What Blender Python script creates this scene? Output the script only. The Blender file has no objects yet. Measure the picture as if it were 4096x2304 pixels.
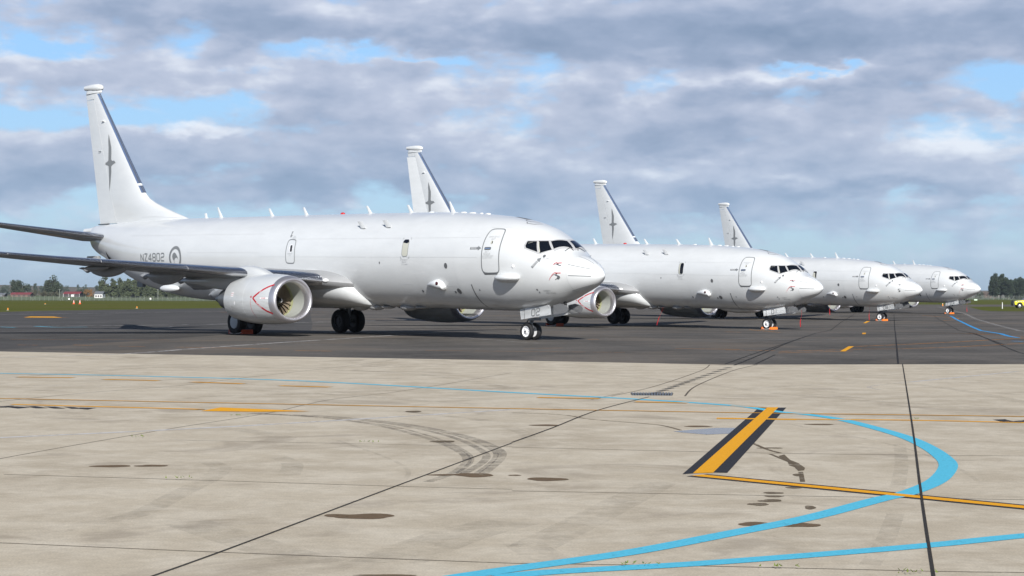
import bpy, bmesh, math, random
from mathutils import Vector, Matrix
from bisect import bisect_right
scene = bpy.context.scene
COL = scene.collection
R = math.radians
PI = math.pi

# ------------------------------------------------------------------ camera
CZ = 1.742
cam_d = bpy.data.cameras.new("camera")
cam = bpy.data.objects.new("camera", cam_d)
COL.objects.link(cam)
cam_d.sensor_width = 36.0
cam_d.lens = 36.0 * 7279.2 / 4096.0
cam_d.clip_start = 0.5
cam_d.clip_end = 60000
TILT = math.atan((1182.0 - 1152.0) / 7279.2)
cam.matrix_world = Matrix.Translation((0, 0, CZ)) @ Matrix.Rotation(PI / 2 + TILT, 4, 'X') @ Matrix.Rotation(R(0.164), 4, 'Z')
scene.camera = cam

# ------------------------------------------------------------------ light
SUN_EL, SUN_AZ = 28.5, 173.0       # azimuth clockwise from +Y (north of the script)
sd = bpy.data.lights.new("sun", 'SUN')
sd.energy = 5.0
sd.angle = R(0.5)
sd.color = (1.0, 0.975, 0.94)
sun = bpy.data.objects.new("sun", sd)
COL.objects.link(sun)
sdir = Vector((math.sin(R(SUN_AZ)) * math.cos(R(SUN_EL)), math.cos(R(SUN_AZ)) * math.cos(R(SUN_EL)), math.sin(R(SUN_EL))))
sun.rotation_euler = sdir.to_track_quat('Z', 'Y').to_euler()
sun.location = sdir * 200

vs = scene.view_settings
scene.display_settings.display_device = 'sRGB'
vs.view_transform = 'Standard'
vs.look = 'None'
vs.gamma = 1.0
vs.use_curve_mapping = False
vs.exposure = 0.30


# ------------------------------------------------------------------ node helper
class NT:
    def __init__(s, tree):
        s.t = tree
        s.n = tree.nodes
        s.l = tree.links

    def new(s, typ, **kw):
        n = s.n.new(typ)
        for k, v in kw.items():
            setattr(n, k, v)
        return n

    def put(s, sock, v):
        if hasattr(v, 'is_output') or hasattr(v, 'links'):
            s.l.new(v, sock)
        elif v is not None:
            sock.default_value = v

    def math(s, op, a, b=None, c=None, clamp=False):
        n = s.new('ShaderNodeMath', operation=op, use_clamp=clamp)
        s.put(n.inputs[0], a)
        if b is not None:
            s.put(n.inputs[1], b)
        if c is not None:
            s.put(n.inputs[2], c)
        return n.outputs[0]

    def mapr(s, v, a, b, c=0.0, d=1.0, smooth=True):
        n = s.new('ShaderNodeMapRange')
        n.interpolation_type = 'SMOOTHSTEP' if smooth else 'LINEAR'
        s.put(n.inputs[0], v)
        for i, q in enumerate((a, b, c, d)):
            n.inputs[i + 1].default_value = q
        return n.outputs[0]

    def mix(s, f, a, b, typ='MIX'):
        n = s.new('ShaderNodeMix', data_type='RGBA', blend_type=typ)
        s.put(n.inputs[0], f)
        for sock, v in ((n.inputs[6], a), (n.inputs[7], b)):
            if isinstance(v, tuple):
                sock.default_value = (v[0], v[1], v[2], 1)
            else:
                s.put(sock, v)
        return n.outputs[2]

    def noise(s, vec, scale, detail=4, rough=0.5, dist=0.0):
        n = s.new('ShaderNodeTexNoise')
        s.put(n.inputs['Vector'], vec)
        n.inputs['Scale'].default_value = scale
        n.inputs['Detail'].default_value = detail
        n.inputs['Roughness'].default_value = rough
        n.inputs['Distortion'].default_value = dist
        return n.outputs[0]

    def comb(s, x, y, z=0.0):
        n = s.new('ShaderNodeCombineXYZ')
        for i, v in enumerate((x, y, z)):
            s.put(n.inputs[i], v)
        return n.outputs[0]


# ------------------------------------------------------------------ world: Nishita sky with broken cloud
world = bpy.data.worlds.new("World")
scene.world = world
world.use_nodes = True
nt = NT(world.node_tree)
nt.n.clear()
sky = nt.new('ShaderNodeTexSky')
sky.sky_type = 'NISHITA'
sky.sun_disc = False
sky.sun_elevation = R(SUN_EL)
sky.sun_rotation = R(SUN_AZ)
sky.air_density = 1.0
sky.dust_density = 0.6
sky.ozone_density = 1.4
tc = nt.new('ShaderNodeTexCoord')
sx = nt.new('ShaderNodeSeparateXYZ')
nt.l.new(tc.outputs['Generated'], sx.inputs[0])
X_, Y_, Z_ = sx.outputs
AZ = nt.math('ARCTAN2', X_, Y_)
EL = nt.math('ARCSINE', Z_)
AZ2 = nt.math('MULTIPLY', AZ, 57.2958)
EL2 = nt.math('MULTIPLY', EL, 57.2958)
# compress with height so that the cells grow towards the zenith
ELc = nt.math('MULTIPLY', EL2, 2.25)
P0 = nt.comb(AZ2, ELc, 3.1)
P1 = nt.comb(nt.math('ADD', AZ2, 0.2), nt.math('ADD', ELc, .85), 3.1)


def dens(P):
    big = nt.noise(P, 0.18, 2.0, 0.5, 0.1)
    fine = nt.noise(P, 0.48, 7.0, 0.50, 0.1)
    return nt.math('ADD', nt.math('MULTIPLY', big, 0.36), nt.math('MULTIPLY', fine, 0.50))


# broad cloud masses (+) and clear breaks (-): azimuth, elevation, half sizes in degrees, strength
MASS = [
    (8.0, 8.4, 9.0, 1.0, .12), (-8.0, 8.6, 7.0, .7, .08), (9.0, 5.6, 7.0, 1.1, .08), (-4.5, 6.4, 5.0, .6, .07), (-5.5, 4.2, 6.5, .9, .08),
    (-13.5, 4.4, 3.5, .6, .08), (4.5, 4.9, 5.0, .8, .06), (12.0, 3.8, 4.5, .8, .07), (6.0, 3.0, 5.0, .5, .06), (-12.0, 6.7, 3.0, .4, .06),
    (-5.2, 7.62, 2.2, .36, -.17), (-14.5, 7.4, 1.4, .30, -.16), (-9.0, 5.9, 1.8, .38, -.14), (-2.6, 7.42, 1.3, .16, -.14), (9.9, 7.0, 1.9, .15, -.20),
    (15.1, 6.5, .9, .38, -.18), (-11.6, 5.45, 1.4, .28, -.11), (-1.0, 3.4, 1.2, .6, -.12), (-14.5, 2.3, 2.8, .45, -.12), (-8.5, 7.0, 1.0, .15, -.07),
    (-7.0, 2.4, 5.0, .3, -.06), (.5, 2.2, 5.0, .4, -.05), (8.2, 1.2, 9.0, .5, -.10), (11.8, 3.0, 2.5, .15, -.06), (-15.5, 5.4, 1.5, .3, -.10)]
# light tops (+) and shaded bases (-) of the banks
TONE = [
    (9.0, 7.95, 7.5, .75, -.20), (-7.5, 8.05, 5.5, .40, -.16), (2.0, 8.1, 4.0, .6, -.08), (-5.0, 3.45, 4.5, .5, -.24), (-7.0, 5.3, 2.2, .5, -.12), (-13.0, 3.5, 3.5, .5, -.18),
    (7.5, 6.25, 2.5, .3, -.12), (11.0, 3.40, 4.5, .28, -.16), (5.0, 4.45, 4.5, .32, -.12), (-11.0, 8.3, 3.0, .4, -.05), (14.0, 5.9, 2.0, .4, -.12), (7.0, 2.5, 5.0, .25, -.10),
    (-7.0, 6.75, 5.5, .30, .16), (8.0, 6.75, 3.2, .22, .20), (-9.4, 5.15, 1.7, .20, .28), (13.6, 4.9, 1.7, .6, .24), (4.6, 3.95, 2.5, .3, .18), (8.8, 3.62, 1.8, .22, .22),
    (-4.0, 6.2, 2.0, .5, .08), (-1.0, 4.35, 2.5, .3, .10), (-15.2, 6.5, 1.5, .3, .12), (3.2, 2.8, 1.8, .25, .14), (-15.8, 3.8, 1.2, .3, .14), (-3.0, 8.9, 3.0, .35, .12), (3.0, 7.0, 2.0, .3, .12),
    (12.8, 3.75, 1.5, .2, .14), (-2.0, 5.3, 3.0, .4, .06), (5.0, 5.6, 3.0, .4, .06)]


def blobs(lst):
    tot = None
    for (a, e, ra, re_, k) in lst:
        dx = nt.math('MULTIPLY', nt.math('SUBTRACT', AZw, a), 1.0 / ra)
        dy = nt.math('MULTIPLY', nt.math('SUBTRACT', ELw, e), 1.0 / re_)
        q = nt.math('ADD', nt.math('MULTIPLY', dx, dx), nt.math('MULTIPLY', dy, dy))
        g = nt.math('MULTIPLY', nt.math('EXPONENT', nt.math('MULTIPLY', q, -0.8)), k)
        tot = g if tot is None else nt.math('ADD', tot, g)
    return tot


# edges of the banks wander with the noise
wob = nt.noise(P0, 0.7, 4.0, 0.55, 0.0)
wob2 = nt.noise(P0, 0.5, 3.0, 0.5, 0.0)
ELw = nt.math('ADD', EL2, nt.math('MULTIPLY', nt.math('SUBTRACT', wob, 0.5), 1.1))
AZw = nt.math('ADD', AZ2, nt.math('MULTIPLY', nt.math('SUBTRACT', wob2, 0.5), 3.0))
bias = nt.math('ADD', blobs(MASS), 0.10)
tone = nt.math('MULTIPLY', blobs(TONE), 1.25)
n0 = dens(P0)
n1 = dens(P1)
d0 = nt.math('ADD', n0, bias)
mask = nt.mapr(d0, 0.425, 0.56)
# light from above and behind the viewer: lighter where less cloud lies towards the top
lit = nt.math('ADD', tone, nt.math('MULTIPLY', nt.math('SUBTRACT', n0, n1), 2.2))
thick = nt.mapr(d0, 0.46, 0.80)
shade = nt.math('ADD', nt.math('SUBTRACT', 0.74, nt.math('MULTIPLY', thick, 0.42)), lit, clamp=True)
ramp = nt.new('ShaderNodeValToRGB')
cr = ramp.color_ramp
cr.elements[0].position = 0.0
cr.elements[0].color = (.19, .255, .37, 1)
cr.elements[1].position = 1.0
cr.elements[1].color = (.70, .735, .80, 1)
e_ = cr.elements.new(0.38)
e_.color = (.285, .345, .47, 1)
e_ = cr.elements.new(0.7)
e_.color = (.43, .475, .59, 1)
nt.l.new(shade, ramp.inputs[0])
# clear sky: Nishita scaled, paler towards the horizon
skyc = nt.mix(1.0, sky.outputs[0], (.105, .105, .105), 'MULTIPLY')
hz = nt.mapr(EL2, -1.0, 9.0)
clear = nt.mix(hz, (.25, .44, .64), (.23, .47, .83))
clear = nt.mix(.72, skyc, clear)
lowc = nt.mapr(EL2, 0.0, 3.2, .50, 1.0)
m2 = nt.math('MULTIPLY', mask, nt.math('MULTIPLY', lowc, .95))
# distant cloud low down takes on the blue of the air
cloudc = nt.mix(nt.mapr(EL2, .5, 6.0, .42, 0.0), ramp.outputs[0], (.235, .40, .585))
skycol = nt.mix(m2, clear, cloudc)
# sky overhead, out of view, darkened to deepen shadows and tinted blue for reflections
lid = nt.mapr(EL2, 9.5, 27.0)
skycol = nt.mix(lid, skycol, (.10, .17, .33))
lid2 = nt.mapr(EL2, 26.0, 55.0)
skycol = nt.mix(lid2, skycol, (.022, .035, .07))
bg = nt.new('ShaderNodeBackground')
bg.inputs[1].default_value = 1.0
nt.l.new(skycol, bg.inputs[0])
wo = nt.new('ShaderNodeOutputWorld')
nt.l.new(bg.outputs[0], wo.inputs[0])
world.cycles.sampling_method = 'MANUAL'
world.cycles.sample_map_resolution = 1024


# ------------------------------------------------------------------ materials
def mat(name, color, rough=.5, metal=0.0, coat=0.0, spec=.5, noise=None, emis=None):
    m = bpy.data.materials.new(name)
    m.use_nodes = True
    t = NT(m.node_tree)
    b = m.node_tree.nodes['Principled BSDF']
    b.inputs['Base Color'].default_value = (*color, 1)
    b.inputs['Roughness'].default_value = rough
    b.inputs['Metallic'].default_value = metal
    b.inputs['Coat Weight'].default_value = coat
    b.inputs['Coat Roughness'].default_value = .06
    b.inputs['Specular IOR Level'].default_value = spec
    if noise:
        sc, amp = noise[:2]
        tcn = t.new('ShaderNodeTexCoord')
        mp = t.new('ShaderNodeMapping')
        mp.inputs['Scale'].default_value = noise[2] if len(noise) > 2 else (1, 1, 1)
        t.l.new(tcn.outputs['Object'], mp.inputs[0])
        n = t.noise(mp.outputs[0], sc, 5, .6)
        f = t.mapr(n, .3, .7, 1 - amp, 1 + amp, False)
        c = t.mix(1.0, (*color,), t.comb(f, f, f), 'MULTIPLY')
        t.l.new(c, b.inputs['Base Color'])
    return m


def paint_mat(name, color):
    """grey military gloss paint: faint streaks, panel tone shifts, skin waviness"""
    m = mat(name, color, .34, 0, .55)
    t = NT(m.node_tree)
    b = m.node_tree.nodes['Principled BSDF']
    tcn = t.new('ShaderNodeTexCoord')
    mp = t.new('ShaderNodeMapping')
    mp.inputs['Scale'].default_value = (.45, .45, 1.6)
    t.l.new(tcn.outputs['Object'], mp.inputs[0])
    n = t.noise(mp.outputs[0], 1.5, 6, .6)
    f = t.mapr(n, .3, .7, .955, 1.03, False)
    # patchy darker brown-grey towards the lower belly
    sp = t.new('ShaderNodeSeparateXYZ')
    t.l.new(tcn.outputs['Object'], sp.inputs[0])
    low = t.mapr(sp.outputs[2], 1.15, 2.1, 1.0, 0.0)
    mp2 = t.new('ShaderNodeMapping')
    mp2.inputs['Scale'].default_value = (.5, 1.5, 3.0)
    t.l.new(tcn.outputs['Object'], mp2.inputs[0])
    n2 = t.noise(mp2.outputs[0], 2.2, 5, .65)
    g = t.math('MULTIPLY', low, t.mapr(n2, .4, .75))
    c = t.mix(1.0, tuple(color), t.comb(f, f, f), 'MULTIPLY')
    c = t.mix(t.math('MULTIPLY', g, .45), c, (.22, .20, .17))
    t.l.new(c, b.inputs['Base Color'])
    rr = t.mapr(n, .3, .7, .28, .42, False)
    t.l.new(rr, b.inputs['Roughness'])
    nb = t.noise(tcn.outputs['Object'], .9, 2, .5)
    bp = t.new('ShaderNodeBump')
    bp.inputs['Strength'].default_value = .05
    bp.inputs['Distance'].default_value = .05
    t.l.new(nb, bp.inputs['Height'])
    t.l.new(bp.outputs[0], b.inputs['Coat Normal'])
    return m


M = {}
M['paint'] = paint_mat('grey_gloss_paint', (.64, .655, .655))
M['doorpaint'] = mat('gear_door_white', (.80, .815, .81), .35, 0, .3, noise=(2, .04))
M['white'] = mat('white_radome_paint', (.66, .675, .675), .35, 0, .3)
M['fairing'] = paint_mat('grey_fairing_paint', (.55, .565, .565))
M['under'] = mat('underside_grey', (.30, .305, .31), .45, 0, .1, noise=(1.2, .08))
M['chrome'] = mat('polished_leading_edge', (.93, .94, .96), .20, 1.0, noise=(.6, .04))
M['lip'] = mat('brushed_inlet_lip', (.60, .585, .61), .42, .85)
M['tyre'] = mat('tyre_rubber', (.012, .012, .013), .75, noise=(6, .3))
M['rim'] = mat('white_wheel_hub', (.80, .80, .80), .4, noise=(8, .06))
M['darkrim'] = mat('dark_brake_hub', (.06, .06, .065), .5, .4)
M['hubcap'] = mat('grey_hubcap', (.42, .46, .50), .4)
M['strut'] = mat('gear_strut_metal', (.16, .17, .18), .4, .5)
M['glass'] = mat('cockpit_glass', (.006, .008, .012), .04, 0, .0, .8)
M['glass_side'] = mat('dark_window_glass', (.004, .004, .006), .08, 0, 0, .5)
M['blind'] = mat('cream_window_cover', (.50, .50, .43), .6)
M['frame'] = mat('window_surround_grey', (.42, .42, .42), .4)
M['mark'] = mat('grey_marking_paint', (.19, .20, .205), .5)
M['markd'] = mat('dark_marking_paint', (.11, .115, .12), .5)
M['markl'] = mat('pale_marking_paint', (.40, .41, .415), .5)
M['line'] = mat('panel_line', (.53, .54, .54), .6)
M['linel'] = mat('light_panel_line', (.78, .79, .79), .4)
M['red'] = mat('red_marking_paint', (.45, .012, .025), .45)
M['whitem'] = mat('white_marking_paint', (.8, .8, .8), .5)
M['blade'] = mat('fan_blade_titanium', (.50, .42, .33), .4, .35)
M['duct'] = mat('intake_lining', (.36, .375, .345), .45, 0, .1)
M['fanring'] = mat('yellow_green_fan_rub_strip', (.34, .36, .20), .5)
M['spin'] = mat('black_spinner', (.02, .02, .022), .4)
M['dark'] = mat('dark_recess', (.02, .02, .02), .7)
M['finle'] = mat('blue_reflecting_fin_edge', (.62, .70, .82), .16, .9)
M['lens'] = mat('dark_red_lens', (.05, .006, .008), .15, 0, .6)
M['beacon'] = mat('red_beacon_lens', (.5, .02, .02), .2, 0, .5)
M['orange'] = mat('orange_chock_plastic', (.85, .19, .015), .55, noise=(9, .1))
M['chockshade'] = mat('shaded_orange_chock_plastic', (.38, .05, .015), .6)  # chock orange darkened: the shade around the main wheels put into the colour
M['streamer'] = mat('red_streamer_cloth', (.60, .03, .04), .8)
M['rope'] = mat('white_rope', (.6, .6, .57), .8)


# ------------------------------------------------------------------ mesh helpers
def link(name, me, m=None, parent=None, smooth=True):
    if m is not None:
        me.materials.append(m)
    if smooth:
        for p in me.polygons:
            p.use_smooth = True
    o = bpy.data.objects.new(name, me)
    COL.objects.link(o)
    if parent:
        o.parent = parent
    return o


def from_bm(name, bm, m=None, parent=None, smooth=True, split=35):
    me = bpy.data.meshes.new(name)
    bm.normal_update()
    bm.to_mesh(me)
    bm.free()
    o = link(name, me, m, parent, smooth)
    if smooth and split:
        try:
            me.set_sharp_from_angle(angle=R(split))
        except Exception:
            pass
    return o


def tag(o, label=None, cat=None, group=None, kind=None):
    if label:
        o['label'] = label
    if cat:
        o['category'] = cat
    if group:
        o['group'] = group
    if kind:
        o['kind'] = kind
    return o


def empty(name, loc=(0, 0, 0), rot=(0, 0, 0)):
    o = bpy.data.objects.new(name, None)
    o.empty_display_size = .5
    o.location = loc
    o.rotation_euler = rot
    COL.objects.link(o)
    return o


def B(s, t, z):
    """station aft of the nose, starboard offset, height -> aircraft local xyz"""
    return Vector((-s, -t, z))


def loft(bm, rings, close=True, cap0=False, cap1=False):
    vs_ = [[bm.verts.new(p) for p in r] for r in rings]
    for a, b in zip(vs_[:-1], vs_[1:]):
        n = len(a)
        for i in range(n if close else n - 1):
            j = (i + 1) % n
            try:
                bm.faces.new((a[i], b[i], b[j], a[j]))
            except Exception:
                pass
    if cap0:
        bm.faces.new(vs_[0])
    if cap1:
        bm.faces.new(vs_[-1][::-1])
    return vs_


def fix(bm):
    bmesh.ops.recalc_face_normals(bm, faces=bm.faces)


def box(bm, c, h, rot=None):
    r = bmesh.ops.create_cube(bm, size=1.0)
    for v in r['verts']:
        v.co = Vector((v.co.x * h[0] * 2, v.co.y * h[1] * 2, v.co.z * h[2] * 2))
        if rot is not None:
            v.co = rot @ v.co
        v.co += Vector(c)
    return r['verts']


def tube(bm, pts, r, n=8, r2=None):
    pts = [Vector(p) for p in pts]
    rings = []
    for i, p in enumerate(pts):
        d = (pts[min(i + 1, len(pts) - 1)] - pts[max(i - 1, 0)]).normalized()
        u = d.orthogonal().normalized() if abs(d.z) < .99 else Vector((1, 0, 0))
        u = (u - d * u.dot(d)).normalized()
        w = d.cross(u)
        rr = r if r2 is None else r + (r2 - r) * i / (len(pts) - 1)
        rings.append([p + (u * math.cos(2 * PI * k / n) + w * math.sin(2 * PI * k / n)) * rr for k in range(n)])
    loft(bm, rings, True, True, True)


def ellipsoid(bm, c, r, nu=24, nv=14, sharp=1.0):
    rings = []
    for i in range(1, nv):
        a = PI * i / nv
        rings.append([Vector((c[0] + r[0] * math.cos(a), c[1] + r[1] * math.sin(a) ** sharp * math.cos(2 * PI * k / nu), c[2] + r[2] * math.sin(a) ** sharp * math.sin(2 * PI * k / nu))) for k in range(nu)])
    v = loft(bm, rings)
    a = bm.verts.new((c[0] + r[0], c[1], c[2]))
    b = bm.verts.new((c[0] - r[0], c[1], c[2]))
    for k in range(nu):
        bm.faces.new((a, v[0][k], v[0][(k + 1) % nu]))
        bm.faces.new((b, v[-1][(k + 1) % nu], v[-1][k]))


def pchip(xs, ys):
    n = len(xs)
    h = [xs[i + 1] - xs[i] for i in range(n - 1)]
    d = [(ys[i + 1] - ys[i]) / h[i] for i in range(n - 1)]
    m = [0.0] * n
    for k in range(1, n - 1):
        if d[k - 1] * d[k] > 0:
            w1 = 2 * h[k] + h[k - 1]
            w2 = h[k] + 2 * h[k - 1]
            m[k] = (w1 + w2) / (w1 / d[k - 1] + w2 / d[k])
    m[0] = d[0]
    m[-1] = d[-1]

    def f(x):
        i = min(max(bisect_right(xs, x) - 1, 0), n - 2)
        t = (x - xs[i]) / h[i]
        return (2 * t ** 3 - 3 * t * t + 1) * ys[i] + (t ** 3 - 2 * t * t + t) * h[i] * m[i] + (3 * t * t - 2 * t ** 3) * ys[i + 1] + (t ** 3 - t * t) * h[i] * m[i + 1]
    return f


# ------------------------------------------------------------------ fuselage shape (metres, ground at ZG)
ZG = .045
KS = [0, .08, .35, .8, 1.49, 1.78, 2.3, 3.0, 3.8, 4.8, 6.5]
KQ = [math.sqrt(k) for k in KS]
NZ = 2.552
f_zt = pchip(KQ, [NZ, 2.714, 2.931, 3.186, 3.457, 3.747, 4.084, 4.444, 4.686, 4.88, 5.06])
f_zb = pchip(KQ, [NZ, 2.423, 2.22, 2.014, 1.755, 1.633, 1.468, 1.336, 1.242, 1.185, 1.20])
f_w = pchip(KQ, [0, .12, .386, .732, 1.088, 1.212, 1.377, 1.545, 1.692, 1.806, 1.88])
f_zw = pchip(KQ, [NZ, 2.541, 2.576, 2.644, 2.755, 2.782, 2.885, 3.043, 3.199, 3.304, 3.32])
AS = [6.5, 8.5, 12, 26, 28, 30, 31.5, 33, 34.8, 36.3, 37.5, 38.05, 38.3]
g_zt = pchip(AS, [5.06, 5.19, 5.285, 5.50, 5.53, 5.54, 5.54, 5.53, 5.50, 5.46, 5.43, 5.38, 5.2])
g_zb = pchip(AS, [1.20, 1.24, 1.285, 1.50, 1.60, 1.83, 2.07, 2.40, 3.0, 3.58, 3.95, 4.25, 4.7])
g_w = pchip(AS, [1.88, 1.88, 1.88, 1.88, 1.85, 1.76, 1.64, 1.46, 1.15, .82, .50, .33, .16])
g_zw = pchip(AS, [3.32, 3.38, 3.42, 3.63, 3.66, 3.78, 3.9, 4.05, 4.3, 4.55, 4.75, 4.85, 4.95])


def prof(s):
    if s < 6.5:
        q = math.sqrt(max(s, 0))
        return f_zt(q), f_zb(q), f_w(q), f_zw(q)
    return g_zt(s), g_zb(s), g_w(s), g_zw(s)


def fus_ring(s, n=96, grow=0.0):
    zt, zb, w, zw = prof(s)
    out = []
    for k in range(n):
        a = 2 * PI * k / n
        c = math.cos(a)
        z = zw + (zt - zw if c > 0 else zw - zb) * c
        out.append(B(s, w * math.sin(a), z))
    return out


def S_side(s, z, side=1):
    zt, zb, w, zw = prof(s)
    r = (z - zw) / (zt - zw) if z > zw else (zw - z) / (zw - zb)
    return B(s, side * w * math.sqrt(max(0, 1 - r * r)), z)


def S_top(s, t, side=1):
    zt, zb, w, zw = prof(s)
    return B(s, t * side, zw + (zt - zw) * math.sqrt(max(0, 1 - (t / w) ** 2)))


def S_ang(s, a, side=1):
    zt, zb, w, zw = prof(s)
    c = math.cos(a)
    return B(s, side * w * math.sin(a), zw + (zt - zw if c > 0 else zw - zb) * c)


def normal(S, u, v, side, ref=None):
    e = .01
    p = S(u, v, side)
    a = S(u + e, v, side) - S(u - e if u > e else u, v, side)
    b = S(u, v + e, side) - S(u, v - e, side)
    n = a.cross(b)
    if n.length < 1e-9:
        return Vector((0, -side, 0))
    n.normalize()
    c = ref if ref is not None else B(u, 0, 3.0)
    if n.dot(p - c) < 0:
        n = -n
    return n


def ribbon(bm, S, pts, width, off, side=1, closed=False, ref=None, step=.12):
    if closed:
        pts = list(pts) + [pts[0]]
    d = []
    for a, b in zip(pts[:-1], pts[1:]):
        n = max(1, int(math.hypot(b[0] - a[0], b[1] - a[1]) / step))
        d += [(a[0] + (b[0] - a[0]) * i / n, a[1] + (b[1] - a[1]) * i / n) for i in range(n)]
    if not closed:
        d.append(pts[-1])
    P = [S(u, v, side) for u, v in d]
    N = [normal(S, u, v, side, ref) for u, v in d]
    n = len(P)
    L, Rr = [], []
    for i in range(n):
        if closed:
            t = P[(i + 1) % n] - P[i - 1]
        else:
            t = P[min(i + 1, n - 1)] - P[max(i - 1, 0)]
        t.normalize()
        w = N[i].cross(t).normalized() * width / 2
        L.append(bm.verts.new(P[i] + w + N[i] * off))
        Rr.append(bm.verts.new(P[i] - w + N[i] * off))
    for i in range(n if closed else n - 1):
        j = (i + 1) % n
        bm.faces.new((L[i], L[j], Rr[j], Rr[i]))


def patch(bm, S, poly, off, side=1, ref=None, step=.15):
    """fill a 2-D polygon, refine it and wrap it on surface S"""
    b2 = bmesh.new()
    f = b2.faces.new([b2.verts.new((u, v, 0)) for u, v in poly])
    f.normal_update()
    bmesh.ops.triangulate(b2, faces=[f], ngon_method='EAR_CLIP')
    wrap(bm, b2, S, off, side, ref, step)


def wrap(bm, b2, S, off, side=1, ref=None, step=.15):
    lo = [min(v.co[i] for v in b2.verts) for i in (0, 1)]
    hi = [max(v.co[i] for v in b2.verts) for i in (0, 1)]
    for ax in (0, 1):
        k = math.ceil((lo[ax] + 1e-4) / step) * step
        while k < hi[ax] - 1e-4:
            co = [0, 0, 0]
            no = [0, 0, 0]
            co[ax] = k
            no[ax] = 1
            bmesh.ops.bisect_plane(b2, geom=b2.verts[:] + b2.edges[:] + b2.faces[:], plane_co=co, plane_no=no)
            k += step
    mp = {}
    for v in b2.verts:
        u, w = v.co.x, v.co.y
        mp[v] = bm.verts.new(S(u, w, side) + normal(S, u, w, side, ref) * off)
    for f in b2.faces:
        bm.faces.new([mp[v] for v in f.verts])
    b2.free()


def ell2(cx, cy, rx, ry, n=20):
    return [(cx + rx * math.cos(2 * PI * k / n), cy + ry * math.sin(2 * PI * k / n)) for k in range(n)]


def rrect(x0, x1, y0, y1, r, n=5):
    out = []
    for (cx, cy, a0) in ((x1 - r, y1 - r, 0), (x0 + r, y1 - r, 90), (x0 + r, y0 + r, 180), (x1 - r, y0 + r, 270)):
        for k in range(n + 1):
            a = R(a0 + 90 * k / n)
            out.append((cx + r * math.cos(a), cy + r * math.sin(a)))
    return out


def chaikin(pts, it=2):
    for _ in range(it):
        q = []
        for a, b in zip(pts, pts[1:] + pts[:1]):
            q += [(a[0] * .78 + b[0] * .22, a[1] * .78 + b[1] * .22), (a[0] * .22 + b[0] * .78, a[1] * .22 + b[1] * .78)]
        pts = q
    return pts


GLY = {  # stroke letters on a 1 x 1.6 cell, chamfered military style
    '0': [[(.2, 0), (.8, 0), (1, .2), (1, 1.4), (.8, 1.6), (.2, 1.6), (0, 1.4), (0, .2), (.2, 0)]],
    '1': [[(.5, 0), (.5, 1.6)]],
    '2': [[(0, 1.4), (.2, 1.6), (.8, 1.6), (1, 1.4), (1, 1.0), (.8, .8), (.2, .8), (0, .6), (0, 0), (1, 0)]],
    '3': [[(0, 1.4), (.2, 1.6), (.8, 1.6), (1, 1.4), (1, 1.0), (.8, .8), (.3, .8)], [(.8, .8), (1, .6), (1, .2), (.8, 0), (.2, 0), (0, .2)]],
    '4': [[(.75, 0), (.75, 1.6), (0, .55), (0, .45), (1.05, .45)]],
    '8': [[(.2, .8), (0, 1.0), (0, 1.4), (.2, 1.6), (.8, 1.6), (1, 1.4), (1, 1.0), (.8, .8), (.2, .8), (0, .6), (0, .2), (.2, 0), (.8, 0), (1, .2), (1, .6), (.8, .8)]],
    'N': [[(0, 0), (0, 1.6), (1, 0), (1, 1.6)]],
    'Z': [[(0, 1.6), (1, 1.6), (0, 0), (1, 0)]],
}


def strokes(bm, S, txt, u0, v0, cw, ch, pitch, wd, off, du=-1, dv=0, side=1, ref=None):
    """letters advance along -u (towards the nose); (u0, v0) is the lower aft corner"""
    for i, c in enumerate(txt):
        for st in GLY[c]:
            pts = []
            for x, y in st:
                a = i * pitch + x * cw
                b = y / 1.6 * ch
                pts.append((u0 + du * a - dv * b * 0, v0 + dv * a + b))
            ribbon(bm, S, pts, wd, off, side, False, ref, .08)


def text_bm(txt, size):
    """built-in lettering as a flat bmesh"""
    cu = bpy.data.curves.new('lettering', 'FONT')
    cu.body = txt
    cu.size = size
    cu.align_x = 'CENTER'
    cu.align_y = 'CENTER'
    cu.resolution_u = 2
    o = bpy.data.objects.new('lettering', cu)
    COL.objects.link(o)
    dg = bpy.context.evaluated_depsgraph_get()
    dg.update()
    me = bpy.data.meshes.new_from_object(o.evaluated_get(dg))
    bpy.data.objects.remove(o)
    bpy.data.curves.remove(cu)
    b2 = bmesh.new()
    b2.from_mesh(me)
    bpy.data.meshes.remove(me)
    return b2


def put_text(bm, S, txt, u, v, size, off, rot=0.0, side=1, ref=None, sx=1.0):
    b2 = text_bm(txt, size)
    c, s_ = math.cos(rot), math.sin(rot)
    for w in b2.verts:
        x, y = w.co.x * sx, w.co.y
        w.co = Vector((u - side * (x * c - y * s_), v + x * s_ + y * c, 0))
    wrap(bm, b2, S, off, side, ref, .3)


# ------------------------------------------------------------------ the aircraft
def tyre_bm(c, r, w, hub_r, rn=36):
    """tyre ring round the Y axis (aircraft lateral)"""
    bm = bmesh.new()
    pr = [(hub_r, -w * .42), (r * .80, -w * .5), (r * .93, -w * .44), (r * .99, -w * .28), (r, -w * .12), (r, w * .12), (r * .99, w * .28), (r * .93, w * .44), (r * .80, w * .5), (hub_r, w * .42)]
    rings = []
    for k in range(rn):
        a = 2 * PI * k / rn
        rings.append([Vector((c[0] + q * math.cos(a), c[1] + y, c[2] + q * math.sin(a))) for q, y in pr])
    rings.append(rings[0])
    loft(bm, rings, False)
    bmesh.ops.remove_doubles(bm, verts=bm.verts, dist=1e-5)
    fix(bm)
    return bm


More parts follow.
